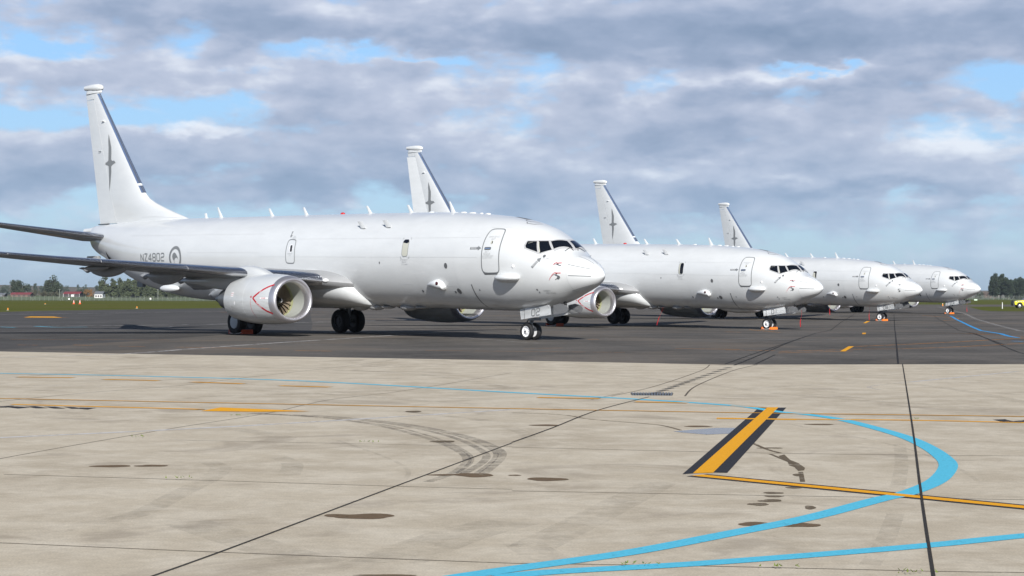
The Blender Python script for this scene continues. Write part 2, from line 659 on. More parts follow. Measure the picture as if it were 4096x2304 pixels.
def disc_bm(c, profile, rn=32):
    """revolve (radius, y) profile about the Y axis through c"""
    bm = bmesh.new()
    rings = []
    for q, y in profile:
        rings.append([Vector((c[0] + q * math.cos(2 * PI * k / rn), c[1] + y, c[2] + q * math.sin(2 * PI * k / rn))) for k in range(rn)])
    loft(bm, rings, True, True, True)
    fix(bm)
    return bm


def make_wheel(c, r, w, root, out, hub_mat, dish=.03, hub_r=None):
    """wheel part: tyre with rim sub-part; out = +1/-1 lateral side (local y) the dish faces"""
    hr = hub_r or r * .60
    t = from_bm('tyre', tyre_bm(c, r, w, hr), M['tyre'], root)
    y = out * w * .40
    pf = [(hr, -out * w * .4), (hr, y), (hr * .90, y), (hr * .82, y - out * dish), (hr * .35, y - out * dish * .6), (hr * .30, y + out * dish * .5), (hr * .12, y + out * dish * .5)]
    from_bm('rim', disc_bm(c, pf), hub_mat, t, True, 25)
    b = bmesh.new()
    for k in range(8):
        a = 2 * PI * k / 8
        cc = Vector((c[0] + hr * .6 * math.cos(a), c[1] + y - out * dish * .75, c[2] + hr * .6 * math.sin(a)))
        box(b, cc, (hr * .05, .006, hr * .05))
    tube(b, [Vector((c[0], c[1] + y, c[2])), Vector((c[0], c[1] + y + out * .035, c[2]))], hr * .16, 12)
    from_bm('hub_bolts', b, M['darkrim'], t)
    return t


# nacelle geometry
NC = (4.83, 1.55)
NP = [(13.20, .925), (13.30, .985), (13.6, 1.045), (14.1, 1.09), (14.7, 1.115), (15.3, 1.11), (16.0, 1.065), (16.6, .99), (16.95, .93)]
f_nr = pchip([a for a, b in NP], [b for a, b in NP])


def nac_pt(s, a, side, rr=None):
    """a = angle from top, positive outboard"""
    r = f_nr(s) if rr is None else rr
    c = math.cos(a)
    k = 1.0 if c > 0 else .90
    x = math.sin(a)
    # slightly flattened bottom, wider low down
    wd = 1.03 + .03 * max(0, -c)
    return B(s, side * (NC[0] + r * wd * x), NC[1] + r * c * k)


def S_nac(s, z, side=1):
    r = f_nr(min(max(s, 13.2), 16.95))
    q = (z - NC[1]) / (r * (1.0 if z > NC[1] else .90))
    q = max(-1, min(1, q))
    return nac_pt(s, math.acos(q), side)


def airfoil(n=15, tc=.12):
    """closed loop from TE over the top to LE and back underneath; x 0..1, z"""
    up, lo = [], []
    for i in range(n + 1):
        x = .5 * (1 - math.cos(PI * i / n))
        y = 5 * tc * (.2969 * math.sqrt(x) - .126 * x - .3516 * x * x + .2843 * x ** 3 - .1036 * x ** 4)
        cm = .018 * (1 - (2 * x - 1) ** 2)
        up.append((x, y * 1.0 + cm))
        lo.append((x, -y * .92 + cm))
    return up[::-1] + lo[1:]


def wing_section(t):
    """LE station, chord, LE height, thickness ratio"""
    le = pchip([1.0, 2.2, 5.1, 14.1, 17.3, 18.2, 18.85], [13.1, 13.9, 16.0, 20.75, 22.44, 23.2, 24.2])(t)
    te = pchip([1.0, 2.2, 6.0, 17.3, 18.2, 18.85], [21.4, 21.45, 21.7, 24.0, 24.35, 24.75])(t)
    z = pchip([1.0, 2.2, 5.1, 14.1, 18.85], [2.22, 2.34, 2.66, 3.45, 3.98])(t)
    tc = pchip([1.0, 5.0, 8, 14.6, 18.85], [.13, .10, .088, .070, .065])(t)
    return le, te - le, z, tc


def wing_loop(t, side, x0=0.0, x1=1.0, grow=0.0, n=15):
    le, ch, z, tc = wing_section(t)
    out = []
    for x, y in airfoil(n, tc):
        out.append((x, y))
    tw = R(.6)
    res = []
    for x, y in out:
        if x < x0 or x > x1:
            continue
        px = le + x * ch
        pz = z + y * ch - (x * ch) * math.sin(tw)
        res.append((px, pz))
    if grow:
        cx = sum(p[0] for p in res) / len(res)
        q = []
        for px, pz in res:
            mid = z + .018 * ch * .3 - (px - le) * math.sin(tw)
            q.append((px - grow if px < le + .25 * ch else px, pz + (grow if pz > mid else -grow)))
        res = q
    return [B(a, side * t, b) for a, b in res]


def build_aircraft(loc, rot, num, reg, rudder, covers):
    root = empty('patrol_aircraft', loc, rot)
    P = lambda name, bm, m, par=None, sm=True, sp=35: from_bm(name, bm, m, par or root, sm, sp)

    def PP(name, S, poly, off, m, par=None, side=1, ref=None, step=.15):
        b_ = bmesh.new()
        patch(b_, S, poly, off, side, ref, step)
        return P(name, b_, m, par)

    def RB(name, S, pts, wd, off, m, par=None, side=1, closed=False, ref=None):
        b_ = bmesh.new()
        ribbon(b_, S, pts, wd, off, side, closed, ref)
        return P(name, b_, m, par)
    # --- fuselage
    ss = [1.13 + (6.5 - 1.13) * i / 36 for i in range(37)] + [6.5 + (26 - 6.5) * i / 26 for i in range(1, 27)] + [26 + 12.3 * (i / 30) for i in range(1, 31)]
    bm = bmesh.new()
    loft(bm, [fus_ring(s) for s in ss], True, False, True)
    fix(bm)
    fus = P('fuselage', bm, M['paint'], sp=60)
    bm = bmesh.new()
    rs = [1.128 * (i / 20) ** 2 for i in range(1, 21)]
    rings = [fus_ring(s) for s in rs]
    v = loft(bm, rings)
    nv = bm.verts.new(B(0, 0, NZ))
    for k in range(96):
        bm.faces.new((nv, v[0][k], v[0][(k + 1) % 96]))
    fix(bm)
    rad = P('nose_radome', bm, M['white'], sp=60)
    bm = bmesh.new()
    for sd_ in (1, -1):
        ribbon(bm, S_side, [(1.133, 2.968), (.38, 2.789)], .028, .005, sd_)
        ribbon(bm, S_side, [(1.073, 2.546), (.344, 2.516)], .028, .005, sd_)
        ribbon(bm, S_side, [(1.235, 1.969), (.416, 2.208)], .024, .005, sd_)
        ribbon(bm, S_top, [(1.12, .25), (.391, .08)], .022, .005, sd_)
    P('lightning_strip', bm, M['mark'], rad)
    bm = bmesh.new()
    ribbon(bm, S_ang, [(1.131, 2 * PI * k / 60) for k in range(60)], .012, .004, 1, True)
    P('joint_line', bm, M['line'], rad)
    # --- cockpit windows
    glass = {'win3': [(2.925, 3.80), (2.90, 3.87), (2.60, 3.86), (2.385, 3.46), (2.47, 3.475), (2.87, 3.615), (2.915, 3.68)],
             'win2': [(2.535, 3.868), (2.262, 3.866), (1.925, 3.535), (2.262, 3.405)],
             'win1': [(2.19, 3.85), (1.965, 3.85), (1.66, 3.575), (1.895, 3.558)]}

    def S_win(a, b, side=1):  # a,b = station,height; keep on the nose surface
        zt, zb, w, zw = prof(a)
        if b < zt - .002:
            return S_side(a, b, side)
        return B(a, 0, zt)
    g3 = [(2.93, 3.865), (2.60, 3.858), (2.36, 3.445), (2.87, 3.612), (2.925, 3.69)]
    g2 = [(2.545, 3.868), (2.262, 3.866), (1.92, 3.53), (2.258, 3.40)]
    # front pane is laid out across the nose (station, offset)
    g1 = [(2.19, .70), (1.955, .07), (1.625, .07), (1.885, .84)]
    for sd_ in (1, -1):
        bm = bmesh.new()
        patch(bm, S_side, [(3.01, 3.70), (2.995, 3.86), (2.95, 3.912), (2.21, 3.915), (1.80, 3.545), (2.255, 3.352), (2.94, 3.585)], .006, sd_, None, .06)
        patch(bm, S_top, [(2.245, .74), (2.04, 0.0), (1.565, 0.0), (1.80, .90)], .007, sd_, None, .05)
        fr = P('window_frame', bm, M['frame'])
        for g, S in ((g3, S_side), (g2, S_side), (g1, S_top)):
            bm = bmesh.new()
            patch(bm, S, g, .014, sd_, None, .06)
            P('window_pane', bm, M['glass'], fr)
        bm = bmesh.new()
        a, b = S_top(1.60, .55, sd_), S_top(1.66, .20, sd_)
        n = Vector((.5, 0, .8)).normalized() * .035
        tube(bm, [a + n, b + n], .010, 6)
        tube(bm, [b + n, S_top(1.55, .12, sd_) + n * .3], .012, 6)
        P('wiper', bm, M['dark'], fr)
        if sd_ == 1:
            PP('seal_strip', S_side, [(2.53, 3.83), (2.508, 3.83), (2.27, 3.46), (2.262, 3.42), (2.28, 3.42)], .016, M['blind'], fr)
            PP('seal_strip', S_side, [(2.86, 3.79), (2.72, 3.83), (2.72, 3.822), (2.86, 3.78)], .016, M['blind'], fr)
    # --- forward door
    door = [(4.74, 4.385), (4.33, 4.375), (4.20, 4.34), (4.135, 4.25), (4.047, 3.926), (4.031, 3.274), (4.05, 2.80), (4.11, 2.69), (4.25, 2.655), (4.80, 2.655), (4.93, 2.72), (4.96, 2.85), (4.942, 3.163), (4.925, 3.694), (4.905, 4.107), (4.87, 4.32)]
    door = chaikin(door)
    bm = bmesh.new()
    patch(bm, S_side, [(4.50 + (a - 4.5) * .97, 3.5 + (b - 3.5) * .975) for a, b in door], .004)
    dr = P('entry_door', bm, M['paint'])
    bm = bmesh.new()
    ribbon(bm, S_side, door, .05, .008, 1, True)
    P('door_outline', bm, M['mark'], dr)
    bm = bmesh.new()
    patch(bm, S_side, [(4.93, 2.70), (4.85, 2.60), (4.20, 2.60), (4.07, 2.72), (4.20, 2.665), (4.83, 2.67)], .012)
    P('door_sill', bm, M['markd'], dr)
    bm = bmesh.new()
    patch(bm, S_side, rrect(4.46, 4.81, 3.555, 3.665, .05), .013)
    hd = P('door_handle', bm, M['markd'], dr)
    bm = bmesh.new()
    patch(bm, S_side, rrect(4.49, 4.79, 3.595, 3.63, .015), .02)
    P('handle_bar', bm, M['chrome'], dr)
    bm = bmesh.new()
    patch(bm, S_side, ell2(4.50, 3.845, .062, .075), .010)
    P('door_window_rim', bm, M['blind'], dr)
    bm = bmesh.new()
    patch(bm, S_side, [(4.50, 3.90), (4.463, 3.88), (4.447, 3.845), (4.463, 3.80), (4.49, 3.79), (4.495, 3.84)], .014)
    P('door_window', bm, M['glass_side'], dr)
    bm = bmesh.new()
    put_text(bm, S_side, 'EMERGENCY', 4.47, 4.06, .095, .009)
    put_text(bm, S_side, 'EXIT', 4.48, 3.97, .095, .009)
    put_text(bm, S_side, 'EXIT', 4.66, 3.48, .10, .009)
    put_text(bm, S_side, 'RELEASE', 4.66, 3.40, .10, .009)
    for k, ln in enumerate(('PULL OUT TO RELEASE HANDLE', 'ROTATE AS SHOWN ABOVE', 'PULL DOOR OUTWARD')):
        put_text(bm, S_side, ln, 4.64, 3.33 - .045 * k, .045, .009)
    P('door_lettering', bm, M['markl'], dr)
    # --- rescue arrows
    a0, a1 = (2.485, 2.85), (2.12, 3.235)
    dx, dz = a1[0] - a0[0], a1[1] - a0[1]
    L = math.hypot(dx, dz)
    dx, dz = dx / L, dz / L
    q = lambda u, v: (a0[0] + dx * u - dz * v, a0[1] + dz * u + dx * v)
    ra = PP('rescue_arrow', S_side, [(5.61, 3.585), (5.61, 3.675), (5.17, 3.675), (5.17, 3.72), (4.99, 3.63), (5.17, 3.54), (5.17, 3.585)], .006, M['mark'])
    rb = PP('rescue_arrow', S_side, [q(0, .045), q(L - .16, .045), q(L - .16, .09), q(L, 0), q(L - .16, -.09), q(L - .16, -.045), q(0, -.045)], .006, M['mark'])
    PP('rescue_arrow', S_side, [(17.94, 4.60), (17.86, 4.60), (17.84, 4.42), (17.90, 4.41), (17.80, 4.31), (17.72, 4.43), (17.78, 4.42)][:3] + [(17.76, 4.43), (17.83, 4.31), (17.93, 4.40), (17.89, 4.41)], .006, M['mark'])
    bm = bmesh.new()
    put_text(bm, S_side, 'RESCUE', 5.40, 3.63, .085, .010)
    P('arrow_lettering', bm, M['whitem'], ra)
    bm = bmesh.new()
    b2 = text_bm('RESCUE', .085)
    for w in b2.verts:
        u, v_ = L * .40 + w.co.x, w.co.y
        p = (a0[0] + dx * u + dz * v_, a0[1] + dz * u - dx * v_)
        w.co = Vector((p[0], p[1], 0))
    wrap(bm, b2, S_side, .010, 1, None, .3)
    P('arrow_lettering', bm, M['whitem'], rb)
    # --- over-wing exit hatch
    hatch = [(17.78, 4.232), (17.42, 4.215), (17.33, 4.15), (17.32, 3.9), (17.30, 3.30), (17.36, 3.195), (17.45, 3.174), (17.85, 3.185), (17.95, 3.25), (17.975, 3.5), (17.94, 4.06), (17.89, 4.19)]
    hatch = chaikin(hatch)
    bm = bmesh.new()
    patch(bm, S_side, hatch, .004)
    ht = P('emergency_hatch', bm, M['paint'])
    bm = bmesh.new()
    ribbon(bm, S_side, hatch, .045, .008, 1, True)
    P('hatch_outline', bm, M['mark'], ht)
    bm = bmesh.new()
    patch(bm, S_side, ell2(17.60, 3.83, .14, .19), .008)
    P('hatch_window_rim', bm, M['whitem'], ht)
    bm = bmesh.new()
    patch(bm, S_side, rrect(17.50, 17.66, 3.68, 3.98, .07), .013)
    P('hatch_window', bm, M['darkrim'], ht)
    bm = bmesh.new()
    put_text(bm, S_side, 'EMERGENCY', 17.64, 3.60, .07, .009)
    put_text(bm, S_side, 'EXIT', 17.64, 3.52, .07, .009)
    put_text(bm, S_side, 'EXIT', 17.55, 4.36, .07, .009)
    put_text(bm, S_side, 'RELEASE', 17.55, 4.29, .07, .009)
    P('hatch_lettering', bm, M['markl'], ht)
    # --- large observer window: recessed reveal with cover or open dark pane
    wpoly = rrect(9.42, 9.80, 3.37, 4.06, .12)
    bm = bmesh.new()
    patch(bm, S_side, wpoly, .006)
    ow = P('observer_window', bm, M['blind'])
    bm = bmesh.new()
    ribbon(bm, S_side, wpoly, .02, .010, 1, True)
    P('window_rim', bm, M['mark'], ow)
    bm = bmesh.new()
    if num == '01':
        patch(bm, S_side, rrect(9.42, 9.68, 3.39, 4.045, .10), .012)
    elif num == '04':
        patch(bm, S_side, [(9.80, 4.0), (9.75, 4.06), (9.45, 4.05), (9.43, 3.45), (9.56, 3.7), (9.58, 3.93), (9.72, 3.97)], .012)
    else:
        patch(bm, S_side, [(9.80, 3.95), (9.72, 4.055), (9.46, 4.045), (9.425, 3.93), (9.47, 3.94), (9.52, 3.90), (9.74, 3.93)], .012)
    P('window_opening', bm, M['glass_side'], ow)
    for (a, b, da, db) in ((9.88, 4.12, -1, -1), (9.33, 4.12, 1, -1), (9.88, 3.30, -1, 1), (9.33, 3.30, 1, 1)):
        RB('corner_mark', S_side, [(a + da * .07, b), (a, b), (a, b + db * .07)], .018, .006, M['mark'], ow)
    bm = bmesh.new()
    put_text(bm, S_side, 'EMERGENCY', 9.66, 3.23, .085, .006)
    put_text(bm, S_side, 'RESCUE', 9.66, 3.14, .085, .006)
    put_text(bm, S_side, 'CUT HERE', 9.66, 3.05, .085, .006)
    P('window_lettering', bm, M['markl'], ow)
    # --- small ports and roundels
    for pp_ in (ell2(7.053, 2.964, .10, .115),
                ell2(6.69, 1.957, .12, .11),
                ell2(6.95, 1.92, .05, .05),
                ell2(2.043, 3.285, .055, .06),
                ell2(11.29, 3.132, .04, .05),
                ell2(9.0, 1.96, .05, .05),
                ell2(5.45, 2.0, .03, .03),
                [(26.6, 2.25), (26.1, 2.25), (25.95, 2.02), (26.45, 2.02)],
                rrect(2.46, 2.52, 1.98, 2.04, .01),
                rrect(2.43, 2.47, 1.88, 1.94, .01)):
        PP('access_port', S_side, pp_, .006, M['markd'])
    bm = bmesh.new()
    put_text(bm, S_side, '115/200 V', 2.10, 1.97, .07, .006)
    put_text(bm, S_side, '400 CYCLES', 2.0, 1.885, .07, .006)
    put_text(bm, S_side, 'CUT HERE', 1.95, 3.19, .05, .006)
    P('service_lettering', bm, M['mark'])
    bm = bmesh.new()
    c = S_side(3.348, 2.905)
    ellipsoid(bm, c, (.06, .05, .065), 14, 8)
    P('static_dome', bm, M['whitem'])
    # --- panel lines
    bm = bmesh.new()
    ribbon(bm, S_side, [(5.79, 2.22), (5.82, 1.86), (5.86, 1.50), (5.86, 1.36), (5.84, 1.25)], .05, .005)
    P('escape_strip', bm, M['markd'])
    bm = bmesh.new()
    for z0, s0, s1 in ((3.27, 5.2, 12.0), (3.27, 12.2, 20.0), (4.05, 5.2, 9.3), (4.05, 10, 17.2), (3.45, 20, 26), (4.3, 20, 32)):
        n = 14
        ribbon(bm, S_side, [(s0 + (s1 - s0) * i / n, z0 + (s0 + (s1 - s0) * i / n - 5) * .0155) for i in range(n + 1)], .010, .004)
    for s_ in (6.55, 9.05, 11.8, 14.5, 20.3, 23.6, 26.8, 30.2, 33.4):
        ribbon(bm, S_ang, [(s_, .25 + 2.6 * i / 24) for i in range(25)], .007, .004)
    ribbon(bm, S_side, [(4.0, 4.44), (4.95, 4.45)], .012, .004)
    P('panel_line', bm, M['line'])
    for lp_, lw_ in (([(4.572, 1.505), (3.621, 1.575), (2.435, 1.724), (1.252, 1.994)], .012),
                     ([(7.45, 2.33), (7.38, 2.17), (6.6, 2.14), (6.35, 1.72)], .012),
                     ([(7.2, 1.98), (6.9, 1.98), (6.75, 1.78)], .010),
                     ([(10.2, 2.25), (9.4, 2.25), (9.25, 2.05)], .010),
                     ([(10.2, 2.25), (10.05, 1.75), (9.9, 1.6)], .010),
                     ([(5.6, 2.08), (5.4, 2.08), (5.3, 1.9)], .010),
                     ([(25.4, 2.1), (24.4, 2.05)], .016)):
        RB('light_panel_line', S_side, lp_, lw_, .004, M['linel'])
    # --- rear fuselage markings
    bm = bmesh.new()
    if reg:
        strokes(bm, S_side, reg, 30.50, 3.42, .29, .36, .415, .066, .006)
        P('registration_number', bm, M['mark'])
    else:
        bm.free()
    bm = bmesh.new()
    ribbon(bm, S_side, ell2(27.10, 3.55, .49, .49, 40), .15, .006, 1, True)
    rd = P('roundel', bm, M['mark'])
    bm = bmesh.new()
    kiwi = [(27.36, 3.62), (27.33, 3.73), (27.22, 3.80), (27.12, 3.80), (27.02, 3.74), (26.94, 3.66), (26.88, 3.60), (26.84, 3.52), (26.81, 3.40), (26.86, 3.50), (26.93, 3.55), (27.03, 3.55), (27.12, 3.50), (27.17, 3.43), (27.20, 3.33), (27.13, 3.30), (27.23, 3.29), (27.22, 3.42), (27.28, 3.46), (27.33, 3.52)]
    patch(bm, S_side, kiwi, .006)
    P('kiwi_emblem', bm, M['mark'], rd)
    # --- walkway marks on the crown
    bm = bmesh.new()
    patch(bm, S_top, [(4.95, -.35), (4.95, .02), (4.20, .10), (4.20, -.30)], .006)
    for sd_ in (1,):
        ribbon(bm, S_top, [(4.10, .18), (4.02, .30), (3.78, .26), (3.62, -.05)], .035, .006)
        ribbon(bm, S_top, [(3.86, .40), (3.72, .52), (3.45, .40), (3.35, .05)], .035, .006)
    P('walkway_marking', bm, M['markd'])
    # --- antennas
    for (s0, h, c0, c1, rake) in ((27.28, .23, .24, .22, .06), (25.92, .50, .32, .13, .36), (21.65, .36, .30, .15, .30), (18.95, .36, .30, .15, .28), (14.24, .34, .28, .15, .32), (11.43, .34, .28, .15, .30), (8.72, .46, .32, .10, .28)):
        bm = bmesh.new()
        zt = prof(s0)[0]
        rings = []
        for k in range(4):
            f = k / 3
            ch = c0 + (c1 - c0) * f
            sc = s0 + rake * f
            th = .045 * (1 - .5 * f)
            rings.append([B(sc - ch / 2, 0, zt - .06 + (h + .06) * f), B(sc - ch * .2, th / 2, zt - .06 + (h + .06) * f), B(sc + ch * .2, th / 2, zt - .06 + (h + .06) * f), B(sc + ch / 2, 0, zt - .06 + (h + .06) * f), B(sc + ch * .2, -th / 2, zt - .06 + (h + .06) * f), B(sc - ch * .2, -th / 2, zt - .06 + (h + .06) * f)])
        loft(bm, rings, True, False, True)
        fix(bm)
        ellipsoid(bm, B(s0 - .02, 0, zt - .01), (.24, .10, .03), 14, 8)
        P('blade_antenna', bm, M['white'])
    for s0, rx in ((15.0 - .0, 0), (10.1, .16), (8.05, .18), (7.5, .20), (6.95, .10), (6.55, .15)):
        if rx:
            bm = bmesh.new()
            ellipsoid(bm, B(s0, 0.05, prof(s0)[0] + .0), (rx, rx * .6, .045), 16, 8)
            P('crown_antenna', bm, M['white'])
    bm = bmesh.new()
    ellipsoid(bm, B(16.29, 0, prof(16.3)[0] + .01), (.14, .09, .07), 16, 10)
    P('beacon', bm, M['beacon'])
    for sd_ in (1, -1):
        for s0 in (12.95, 11.27):
            bm = bmesh.new()
            a = Vector(S_side(s0, 4.63, sd_))
            n = normal(S_side, s0, 4.63, sd_)
            n = Vector((0, -sd_ * .12, 1)).normalized()
            aft = Vector((-1, 0, 0))
            rings = []
            for f in (0, .5, 1):
                c = a + Vector((0, -sd_ * .07, 0)) + n * (.30 * f - .02) + aft * (.10 - .22 * (1 - f))
                cl = .17 - .01 * f
                th = n.cross(aft).normalized() * .018
                rings.append([c + aft * cl, c + th, c - aft * cl, c - th])
            loft(bm, rings, True, False, True)
            # swept blade plate, tilted to lie over the shoulder
            fix(bm)
            ellipsoid(bm, a, (.2, .06, .05), 12, 6)
            P('shoulder_antenna', bm, M['white'])
    # cheek blister, lamp blister, rear pods, belly bulges
    for sd_ in (1, -1):
        bm = bmesh.new()
        ellipsoid(bm, B(3.70, sd_ * 1.60, 2.47), (.61, .33, .17), 28, 16, .8)
        P('cheek_blister', bm, M['white'])
        bm = bmesh.new()
        rings = []
        for s_, r_, dz in ((8.50, .01, -.05), (8.35, .07, -.02), (8.05, .14, 0), (7.80, .18, 0), (7.62, .18, -.02), (7.45, .14, -.07), (7.38, .02, -.12)):
            rings.append([B(s_, sd_ * (1.60 + (r_ * 1.55) * math.sin(2 * PI * k / 20)), 2.24 + dz + r_ * 1.1 * math.cos(2 * PI * k / 20)) for k in range(20)])
        loft(bm, rings, True, True, True)
        fix(bm)
        lb = P('lamp_blister', bm, M['white'])
        bm = bmesh.new()
        ellipsoid(bm, B(7.60, sd_ * 1.86, 2.26), (.075, .05, .075), 14, 8)
        P('lamp_lens', bm, M['lens'], lb)
        bm = bmesh.new()
        ellipsoid(bm, B(28.3, sd_ * 1.42, 2.08), (.82, .22, .19), 24, 14, .9)
        P('rear_sensor_pod', bm, M['white'])
    for s0, rx, rz in ((14.5, .42, .17), (13.4, .38, .15), (12.6, .25, .07), (11.2, .45, .15), (10.3, .3, .07)):
        bm = bmesh.new()
        ellipsoid(bm, B(s0, .35, 1.28), (rx, .35, rz), 20, 10)
        P('belly_antenna', bm, M['under'])
    bm = bmesh.new()
    box(bm, B(2.02, .1, 1.50), (.045, .04, .10), Matrix.Rotation(R(-20), 3, 'Y'))
    P('drain_mast', bm, M['dark'])
    # --- wing-body fairing
    bm = bmesh.new()
    rings = []
    fw = pchip([13.2, 13.6, 14.2, 15, 16.5, 19, 21.5, 23.5, 25.2], [.9, 1.60, 1.96, 2.20, 2.38, 2.38, 2.15, 1.75, 1.2])
    ft = pchip([13.2, 13.6, 14.2, 15, 16.5, 19, 21.5, 23.5, 25.2], [1.9, 2.50, 2.86, 3.04, 3.12, 3.12, 2.95, 2.6, 1.9])
    for i in range(41):
        s_ = 13.2 + 12 * i / 40
        w, zt = fw(s_), ft(s_)
        zb = 1.23 + (s_ - 13) * .012 - .10 * math.sin(PI * min(1, max(0, (s_ - 13.2) / 12))) + (.2 if s_ > 24.8 else 0)
        zc = zb + (zt - zb) * .55
        ring = []
        for k in range(48):
            a = 2 * PI * k / 48
            ca, sa = math.cos(a), math.sin(a)
            if ca > 0:
                ring.append(B(s_, w * math.copysign(abs(sa) ** .75, sa), zc + (zt - zc) * ca ** .8))
            else:
                ring.append(B(s_, w * math.copysign(abs(sa) ** .85, sa), zc - (zc - zb) * abs(ca) ** .95))
        rings.append(ring)
    loft(bm, rings, True, True, True)
    fix(bm)
    P('wing_root_fairing', bm, M['fairing'], sp=60)
    # --- wings
    for sd_ in (1, -1):
        ts = [1.2, 2.2, 3.2, 4.2, 5.1, 6.0, 7.5, 9, 10.5, 12, 14, 16, 17.3, 17.8, 18.3, 18.85]
        bm = bmesh.new()
        loft(bm, [wing_loop(t, sd_) for t in ts], True, False, True)
        fix(bm)
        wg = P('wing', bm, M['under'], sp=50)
        for seg in ([2.62, 3.4, 4.35], [5.15, 6.0, 7.3], [7.33, 9, 10.45], [10.48, 12, 13.8], [13.83, 15, 16.2, 17.2]):
            bm = bmesh.new()
            loft(bm, [wing_loop(t, sd_, 0, .125, .012) for t in seg], False)
            bmesh.ops.solidify(bm, geom=bm.faces[:], thickness=.01)
            fix(bm)
            P('slat', bm, M['chrome'], wg, sp=50)
        # landing light in the root leading edge
        bm = bmesh.new()
        le, ch, z, tc_ = wing_section(2.5)
        ellipsoid(bm, B(le + .05, sd_ * 2.5, z + .03), (.12, .15, .085), 16, 10)
        P('landing_light', bm, M['rim'], wg)
        for (t, l0, l1, dpt) in ((4.75, 18.4, 22.3, .36), (6.5, 18.9, 22.4, .34), (9.05, 19.4, 22.9, .27), (9.6, 19.9, 22.2, .13)):
            le, ch, z, tc_ = wing_section(t)
            bm = bmesh.new()
            rings = []
            n = 12
            for i in range(n + 1):
                f = i / n
                s_ = l0 + (l1 - l0) * f
                hh = dpt * (math.sin(PI * min(1, f * 1.15 + .02)) ** .55 if f < .85 else (1 - f) / .15 * .55 + .12)
                hh = max(hh, .03)
                zc = z - (s_ - le) * math.sin(R(.6)) - .10 - hh * .35
                rings.append([B(s_, sd_ * (t + .19 * math.sin(2 * PI * k / 16) * (hh / dpt) ** .5), zc + hh * math.cos(2 * PI * k / 16)) for k in range(16)])
            loft(bm, rings, True, True, True)
            fix(bm)
            P('flap_track_fairing', bm, M['under'], wg)
        # --- nacelle
        NCv = B(15, sd_ * NC[0], NC[1])
        bm = bmesh.new()
        sl = [13.50 + (16.95 - 13.50) * i / 24 for i in range(25)]
        loft(bm, [[nac_pt(s_, 2 * PI * k / 64, sd_) for k in range(64)] for s_ in sl] + [[nac_pt(16.9, 2 * PI * k / 64, sd_, .84) for k in range(64)], [nac_pt(15.8, 2 * PI * k / 64, sd_, .80) for k in range(64)]])
        fix(bm)
        nc = P('engine_nacelle', bm, M['fairing'], sp=50)
        bm = bmesh.new()
        lipp = [(13.498, f_nr(13.50)), (13.38, 1.003), (13.29, .972), (13.23, .935), (13.20, .895), (13.20, .862), (13.225, .822), (13.28, .788), (13.38, .763), (13.55, .752)]
        loft(bm, [[nac_pt(s_, 2 * PI * k / 64, sd_, r_) for k in range(64)] for s_, r_ in lipp])
        fix(bm)
        P('inlet_lip', bm, M['lip'], nc, sp=80)
        bm = bmesh.new()
        loft(bm, [[nac_pt(s_, 2 * PI * k / 64, sd_, r_) for k in range(64)] for s_, r_ in ((13.55, .752), (13.75, .757), (14.0, .768), (14.36, .775))])
        P('intake_duct', bm, M['duct'], nc, sp=80)
        bm = bmesh.new()
        loft(bm, [[nac_pt(s_, 2 * PI * k / 64, sd_, r_) for k in range(64)] for s_, r_ in ((14.36, .776), (14.46, .778), (14.8, .78))])
        P('fan_rub_strip', bm, M['fanring'], nc)
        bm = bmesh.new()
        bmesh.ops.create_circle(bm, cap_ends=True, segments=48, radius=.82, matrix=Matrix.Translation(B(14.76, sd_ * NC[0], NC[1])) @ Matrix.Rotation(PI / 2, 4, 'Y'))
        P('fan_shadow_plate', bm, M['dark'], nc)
        bm = bmesh.new()
        for k in range(24):
            a = 2 * PI * k / 24
            rings = []
            for f in (0, .33, .66, 1):
                r_ = .18 + .585 * f
                cw = .085 + .035 * f
                tw = R(25 + 38 * f)
                an = a + .12 * f * f
                er = Vector((0, math.sin(an), math.cos(an)))
                et = Vector((0, math.cos(an), -math.sin(an)))
                c = B(14.50, sd_ * NC[0], NC[1]) + er * r_
                ax = Vector((1, 0, 0)) * math.cos(tw) + et * math.sin(tw)
                rings.append([c + ax * cw, c - ax * cw])
            v0 = None
            for r2 in rings:
                v1 = [bm.verts.new(p) for p in r2]
                if v0:
                    bm.faces.new((v0[0], v0[1], v1[1], v1[0]))
                v0 = v1
        bmesh.ops.solidify(bm, geom=bm.faces[:], thickness=.012)
        P('fan_blades', bm, M['blade'], nc)
        bm = bmesh.new()
        loft(bm, [[B(s_, sd_ * NC[0] + r_ * math.sin(2 * PI * k / 32), NC[1] + r_ * math.cos(2 * PI * k / 32)) for k in range(32)] for s_, r_ in ((14.08, .01), (14.13, .06), (14.23, .12), (14.38, .17), (14.62, .19))], True, True, False)
        fix(bm)
        P('spinner', bm, M['spin'], nc)
        bm = bmesh.new()
        for i in range(14):
            a = i * .42
            r0 = .025 + .005 * i
            s0 = 14.145 + r0 * .55
            p = B(s0 - .035, sd_ * NC[0] + r0 * math.sin(a), NC[1] + r0 * math.cos(a))
            box(bm, p, (.006, .014, .014))
        P('spinner_swirl', bm, M['whitem'], nc)
        bm = bmesh.new()
        loft(bm, [[B(s_, sd_ * NC[0] + r_ * math.sin(2 * PI * k / 32), NC[1] + .05 + r_ * math.cos(2 * PI * k / 32)) for k in range(32)] for s_, r_ in ((15.9, .72), (16.9, .66), (17.8, .50), (18.2, .42), (18.2, .36), (18.9, .10))], True, True, True)
        fix(bm)
        P('exhaust_nozzle', bm, M['strut'], nc)
        ref = NCv
        bm = bmesh.new()
        ribbon(bm, S_nac, [(14.50, 1.66), (14.28, 1.80), (14.0, 1.97), (13.7, 2.11), (13.43, 2.20)], .075, .006, sd_, False, ref)
